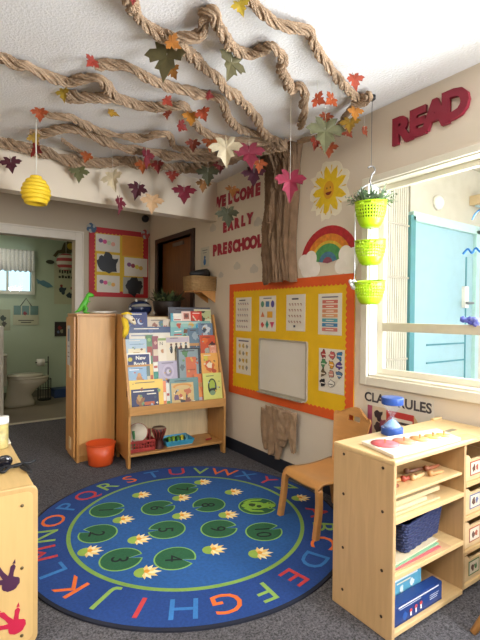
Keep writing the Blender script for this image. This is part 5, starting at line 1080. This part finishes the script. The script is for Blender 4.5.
# hourglass
q = on_z(392, 437, PT); q = Vector((q.x, q.y, PT)); q = on_z(392, 434, PT); s_ = px_m(q)
hg = thing('sand_timer', q, 'large clear sand timer with blue ends standing on the shelf top', 'sand timer')
NBL = mat('#2a4f9c', .35, .03); Hh = 37*s_; R0 = 10.6*s_; cap = 7*s_
print('hourglass', Hh, R0, tuple(q))
for z in (0, Hh-cap):
    MB().lathe([(0, z), (R0*.98, z), (R0, z+.003), (R0, z+cap-.003), (R0*.98, z+cap), (0, z+cap)], NBL, Matrix.Translation(q), n=36).build('end_cap', hg, bevel=.001)
pf = []; zc = Hh/2
for k in range(21):
    t = k/20*2-1; r = R0*.16+(R0*.80-R0*.16)*min(1, abs(t)**.9*1.15); pf.append((max(r, .003), zc+t*(Hh/2-cap)))
MB().lathe(pf, glass((.95, .97, 1.0), 1.15), Matrix.Translation(q), n=32, caps=False).build('glass_bulb', hg)
MB().lathe([(0, cap+.001), (R0*.74, cap+.001), (R0*.70, cap+.010), (R0*.3, cap+.030), (0, cap+.038)], mat('#86ade0', .8, .05), Matrix.Translation(q), n=28).build('sand', hg)
# upper shelf: tray with wooden instruments
ZA = .471; mb = MB(); a0, a1 = .02, .49
mb.box(a0+.002, a1-.002, .006, .24, ZA+.078, ZA+.09, LITE, US); mb.build('wooden_tray', bevel=.003, tag_=('flat pale wooden board tray on the upper shelf', 'tray'))
for k, (x0, x1, z, c_, lb) in enumerate(((.02, .34, ZA+.001, '#cbb28a', 'tan folder lying lowest in the upper shelf stack'), (.022, .26, ZA+.0115, '#cfbd98', 'pale folder second lowest under the board tray'), (.02, .37, ZA+.0265, '#cdb891', 'cream game board directly under the wooden board tray'))):
    mb = MB(); mb.box(x0, x1, .02+.01*k, .22, z, z+(.009 if k < 1 else .014 if k < 2 else .018), mat(c_, .5), US); mb.build('flat_folder', bevel=.001, tag_=(lb, 'folder', 'folders on the maple shelf'))
rng = random.Random(21); IC = [('#8a4a30', 'dark brown'), ('#b5744a', 'reddish brown'), ('#c9985e', 'tan'), ('#a3452f', 'brick red'), ('#d0a878', 'pale'), ('#6f4630', 'chocolate'), ('#b98a58', 'honey'), ('#9a5a3c', 'russet')]
LOC = ['at the front left', 'behind the front left piece', 'near the left panel', 'in the middle front', 'in the middle', 'at the back of the middle', 'toward the right', 'nearest the right end']
for k in range(8):
    x = .06+.05*k; y = .05+.02*(k % 3)+.03*(k % 2); L = .05+.01*(k % 3); z = ZA+.0905+(.009); a = rng.uniform(-.5, .5)
    mb = MB(); mb.tube([ul(x-L*math.cos(a)*.8, y+L*math.sin(a)*.3, z), ul(x, y, z), ul(x+L*math.cos(a)*.8, y-L*math.sin(a)*.3, z)], [.008, .0088, .0065], mat(IC[k][0], .5, .1), 10)
    mb.ball(ul(x-L*math.cos(a)*.8, y+L*math.sin(a)*.3, z+.004), .013, mat(IC[k][0], .5), 10)
    mb.build('wooden_piece', tag_=('%s wooden puzzle piece %s on the wooden board tray' % (IC[k][1], LOC[k]), 'wooden toy', 'wooden pieces on the board tray'))
# middle shelf: navy woven basket on folders
ZB = .2555; 
for k, (c_, x1, dx, lb) in enumerate((('#c9a27a', .40, 0, 'tan folder at the bottom under the navy basket'), ('#c7646a', .35, .003, 'pink folder in the pile under the navy basket'), ('#7fae8a', .36, .006, 'green folder in the pile under the navy basket'), ('#d8c8ac', .38, .0, 'cream folder on top of the pile under the navy basket'))):
    mb = MB(); T = US @ Matrix.Rotation(.03*k-.03, 4, 'Z'); mb.box(.03, x1, .014+.004*k, .235, ZB+.0052*k, ZB+.0052*k+.005, mat(c_, .5), T); mb.build('flat_folder', tag_=(lb, 'folder', 'folders on the maple shelf'))
zk = ZB+.022; mb = MB(); NV = mat('#28335c', .6, .2, 90); T = US @ Matrix.Translation((.285, .165, zk)) @ Matrix.Rotation(.12, 4, 'Z')
def rr_ring(w_, d_, z, n=9):
    out = []
    for sx, sy, a0 in ((1, 1, 0), (-1, 1, 90), (-1, -1, 180), (1, -1, 270)):
        for k in range(n+1): a = math.radians(a0+90*k/n); out.append((sx*(w_/2-.02)+.02*math.cos(a), sy*(d_/2-.02)+.02*math.sin(a), z))
    return out
rows_ = 10
for k in range(rows_):
    t = k/(rows_-1); rg = rr_ring(.29+.03*t, .19+.02*t, .006+.112*t); big = []
    for i in range(len(rg)): 
        a = Vector(rg[i]); b = Vector(rg[(i+1) % len(rg)]); m = max(1, int((b-a).length/.012))
        for j in range(m): big.append(a.lerp(b, j/m))
    cxy = lambda p, s_: Vector((p.x*(1+s_), p.y*(1+s_*1.6), p.z-(.03 if False else 0)))
    big = [cxy(p, .010*(1 if (i//2+k) % 2 else -1)) for i, p in enumerate(big)]
    if t > .80: big = [p for p in big]
    mb.tube([T @ p for p in big], .0068, NV, 6, closed=True)
mb.box(-.14, .14, -.09, .09, 0, .008, NV, T); mb.build('woven_basket', tag_=('navy blue woven basket on the middle shelf', 'basket'))
# lower shelf: two boxes
ZD = .0365
b1 = US @ Matrix.Translation((.03, .018, ZD)); 
gb = thing('game_box', b1 @ Vector((.15, .03, 0)), 'dark blue game box with white text on the lower shelf', 'game box', 'game boxes on the lower shelf')
mb = MB(); mb.box(0, .33, 0, .045, 0, .078, mat('#23407f', .35, .05), b1); T = b1 @ frame((.165, 0, .039), (1, 0, 0), (0, 0, 1))
art(mb, T, .33, .078, [('r', .0, .0, 1, .10, '#1a2f66'), ('r', .1, .84, .93, .91, '#dfe4f0'), ('r', .12, .74, .55, .78, '#b9c4e0'), ('b', .22, .35, .05, '#2f5aa8', 2), ('c', .34, .42, .025, '#c9484a'), ('r', .325, .16, .355, .36, '#e6e2e0'), ('c', .44, .47, .03, '#b84a5a'), ('r', .425, .18, .455, .40, '#dfe0e8'), ('c', .54, .50, .028, '#c9484a'), ('r', .525, .22, .555, .44, '#e6e2e0'), ('r', .72, .58, .92, .61, '#c4cee6'), ('r', .72, .48, .90, .51, '#c4cee6'), ('r', .72, .38, .88, .41, '#c4cee6')], 0)
T2 = b1 @ frame((0, .0225, .039), (0, -1, 0), (0, 0, 1)); art(mb, T2, .045, .078, [('r', 0, 0, 1, .85, '#1b2348'), ('r', .1, .86, .9, .97, '#dcd8cc')], 0)
mb.build('box_body', gb, bevel=.001)
b2 = US @ Matrix.Translation((.022, .072, ZD)) ; gb2 = thing('game_box', b2 @ Vector((.15, .03, 0)), 'light blue box with green edge behind the dark blue game box', 'game box', 'game boxes on the lower shelf')
mb = MB(); mb.box(0, .27, 0, .05, 0, .145, mat('#5fa6c4', .35, .05), b2); T = b2 @ frame((.135, 0, .0725), (1, 0, 0), (0, 0, 1))
art(mb, T, .27, .145, [('r', .0, .0, .16, 1, '#6fa43c'), ('b', .08, .5, .06, '#2f5a24', 3), ('r', .28, .86, .9, .91, '#dfeaf0'), ('r', .38, .76, .72, .80, '#e8e4d0'), ('b', .75, .66, .06, '#d9e4e8', 2), ('b', .5, .6, .05, '#cfe0e6', 4)], 0); mb.build('box_body', gb2, bevel=.001)
for k, (c_, h_, lb) in enumerate((('#a8344a', .175, 'thin dark pink box standing behind the light blue box'), ('#7a4a2c', .185, 'thin brown box standing rearmost on the lower shelf'))):
    T = US @ Matrix.Translation((.03, .126+.03*k, ZD)); mb = MB(); mb.box(0, .26, 0, .024, 0, h_, mat(c_, .4), T); mb.build('game_box', bevel=.001, tag_=(lb, 'game box', 'game boxes on the lower shelf'))

# ================================================================= LEFT FOREGROUND CABINET
LX, LY, LZ = .318, 1.79, .605
lc = thing('low_cabinet', (0.02, 2.4, 0), 'low pale wood cabinet with dinosaur footprint decals at lower left', 'cabinet')
LW = mat('#c09d66', .4, .04, kind='wood')
mb = MB(); T = frame(((LX-.5)/2-.0, LY, LZ/2), (1, 0, 0), (0, 0, 1)); 
mb.prism(rrect(LX+.5, LZ-.004, .03, 0, 0), .018, LW, T, 0); mb.build('end_panel', lc, bevel=.005)
mb = MB(); mb.prism(rrect(LX+.5-.035, LZ-.045, .024), .002, mat('#cfab70', .4, .03, kind='wood'), T, .0175); mb.build('inset_panel', lc)
mb = MB(); mb.box(-.5, LX-.006, LY, LY+1.30, .04, LZ-.03, LW); mb.build('body', lc)
mb = MB(); mb.box(-.5, LX-.012, LY+.005, LY+1.31, LZ-.03, LZ-.006, mat('#d6b377', .38, .04, kind='wood', stretch=(14, 1.2, 14))); mb.build('cabinet_top', lc, bevel=.004)
for i, z in enumerate((LZ-.07, LZ/2, .05)):
    mb = MB(); q = Vector((LX-.055, LY-.0195, z)); mb.lathe([(.006, 0), (.006, .002), (0, .0025)], mat('#6a5a3c', .4, metal=.5), frame(q, (1, 0, 0), (0, 0, 1)), n=14); mb.build('screw', lc)
def foot(x, y, s_, c_, label, ang):
    q = on_y(x, y, LY-.02); T = frame((q.x, LY-.0198, q.z), (1, 0, 0), (0, 0, 1)) @ Matrix.Rotation(ang, 4, 'Z'); mb = MB(); M_ = mat(c_, .5)
    mb.prism(blob(.034*s_, 20, .002, -.010, .15, 2, .85), .0012, M_, T)
    for kk, (a, L) in enumerate(((PI/2+.95, .080), (PI/2+.20, .092), (PI/2-.60, .072))):
        d = Vector((math.cos(a), math.sin(a))); n_ = Vector((-d.y, d.x)); P = [d*.0+n_*.013, d*L*.55+n_*.008, d*L*.85+n_*.010, d*L*.98, d*L*.85-n_*.010, d*L*.55-n_*.008, -n_*.013]
        mb.prism([(p.x*s_, p.y*s_) for p in P][::-1], .0011+.0003*(kk+1), M_, T, .0001)
        P = [d*L*1.0+n_*.006, d*L*1.25, d*L*1.0-n_*.006]; mb.prism([(p.x*s_, p.y*s_) for p in P][::-1], .0011, M_, T, .0001)
    o = mb.build('footprint_decal', lc); o['label'] = label
foot(9, 582, .9, '#46203f', 'purple footprint decal', .35); foot(15, 625, .9, '#b81d40', 'red footprint decal', .45)
# dark sunglasses with cord
zt_ = LZ-.006; q = on_z(2, 462, zt_+.03); sg = thing('sunglasses', (q.x, q.y, zt_), 'black sunglasses with twisted cord lying on the low cabinet', 'sunglasses')
mb = MB(); mb.ball((0, 0, 0), .032, mat('#14141c', .15), 20, T=Matrix.Translation((q.x+.008, q.y, zt_+.030)), sc=(1.0, .35, .85)); mb.ball((0, 0, 0), .032, mat('#14141c', .15), 20, T=Matrix.Translation((q.x-.065, q.y-.01, zt_+.030)), sc=(1.0, .35, .85)); mb.build('lens', sg)
mb = MB(); rng = random.Random(31)
def g(x, y, h=.008): p = on_z(x, y, zt_); p.z = zt_+h; return p
for pth in ([(-8, 472), (0, 470), (8, 469), (16, 468), (24, 466), (30, 464.5), (35, 462.5)], [(-6, 466), (2, 474), (10, 470), (20, 466), (27, 469), (31, 474), (26, 473), (21, 469)], [(-8, 478), (0, 473), (6, 466), (0, 464), (-6, 470)]):
    mb.tube(smooth_path([g(x, y, .008 if i % 2 else .012) for i, (x, y) in enumerate(pth)], .006), .0062, mat('#17171b', .7), 8)
mb.build('cord', sg)
# jar at far left
q = on_z(-1, 448, zt_); jr = thing('lidded_jar', (q.x, q.y, zt_), 'small jar with a white lid at the left edge of low cabinet', 'jar')
hh_ = 31*px_m(q); mb = MB(); mb.lathe([(0, .001), (.038, .001), (.04, .01), (.04, hh_*.8), (0, hh_*.8)], mat('#b5a56a', .4, .3, 30), Matrix.Translation(q)); mb.build('jar_body', jr)
mb = MB(); mb.lathe([(0, hh_*.8), (.043, hh_*.8), (.043, hh_), (0, hh_)], WHITE, Matrix.Translation(q)); mb.build('lid', jr)
mb = MB(); p = on_z(6, 443, zt_); mb.box(p.x-.02, p.x+.02, p.y-.02, p.y+.12, zt_, zt_+.004, mat('#ece2cc', .5)); mb.build('paper_strip', tag_=('white strip of paper beside the lidded jar', 'paper'))
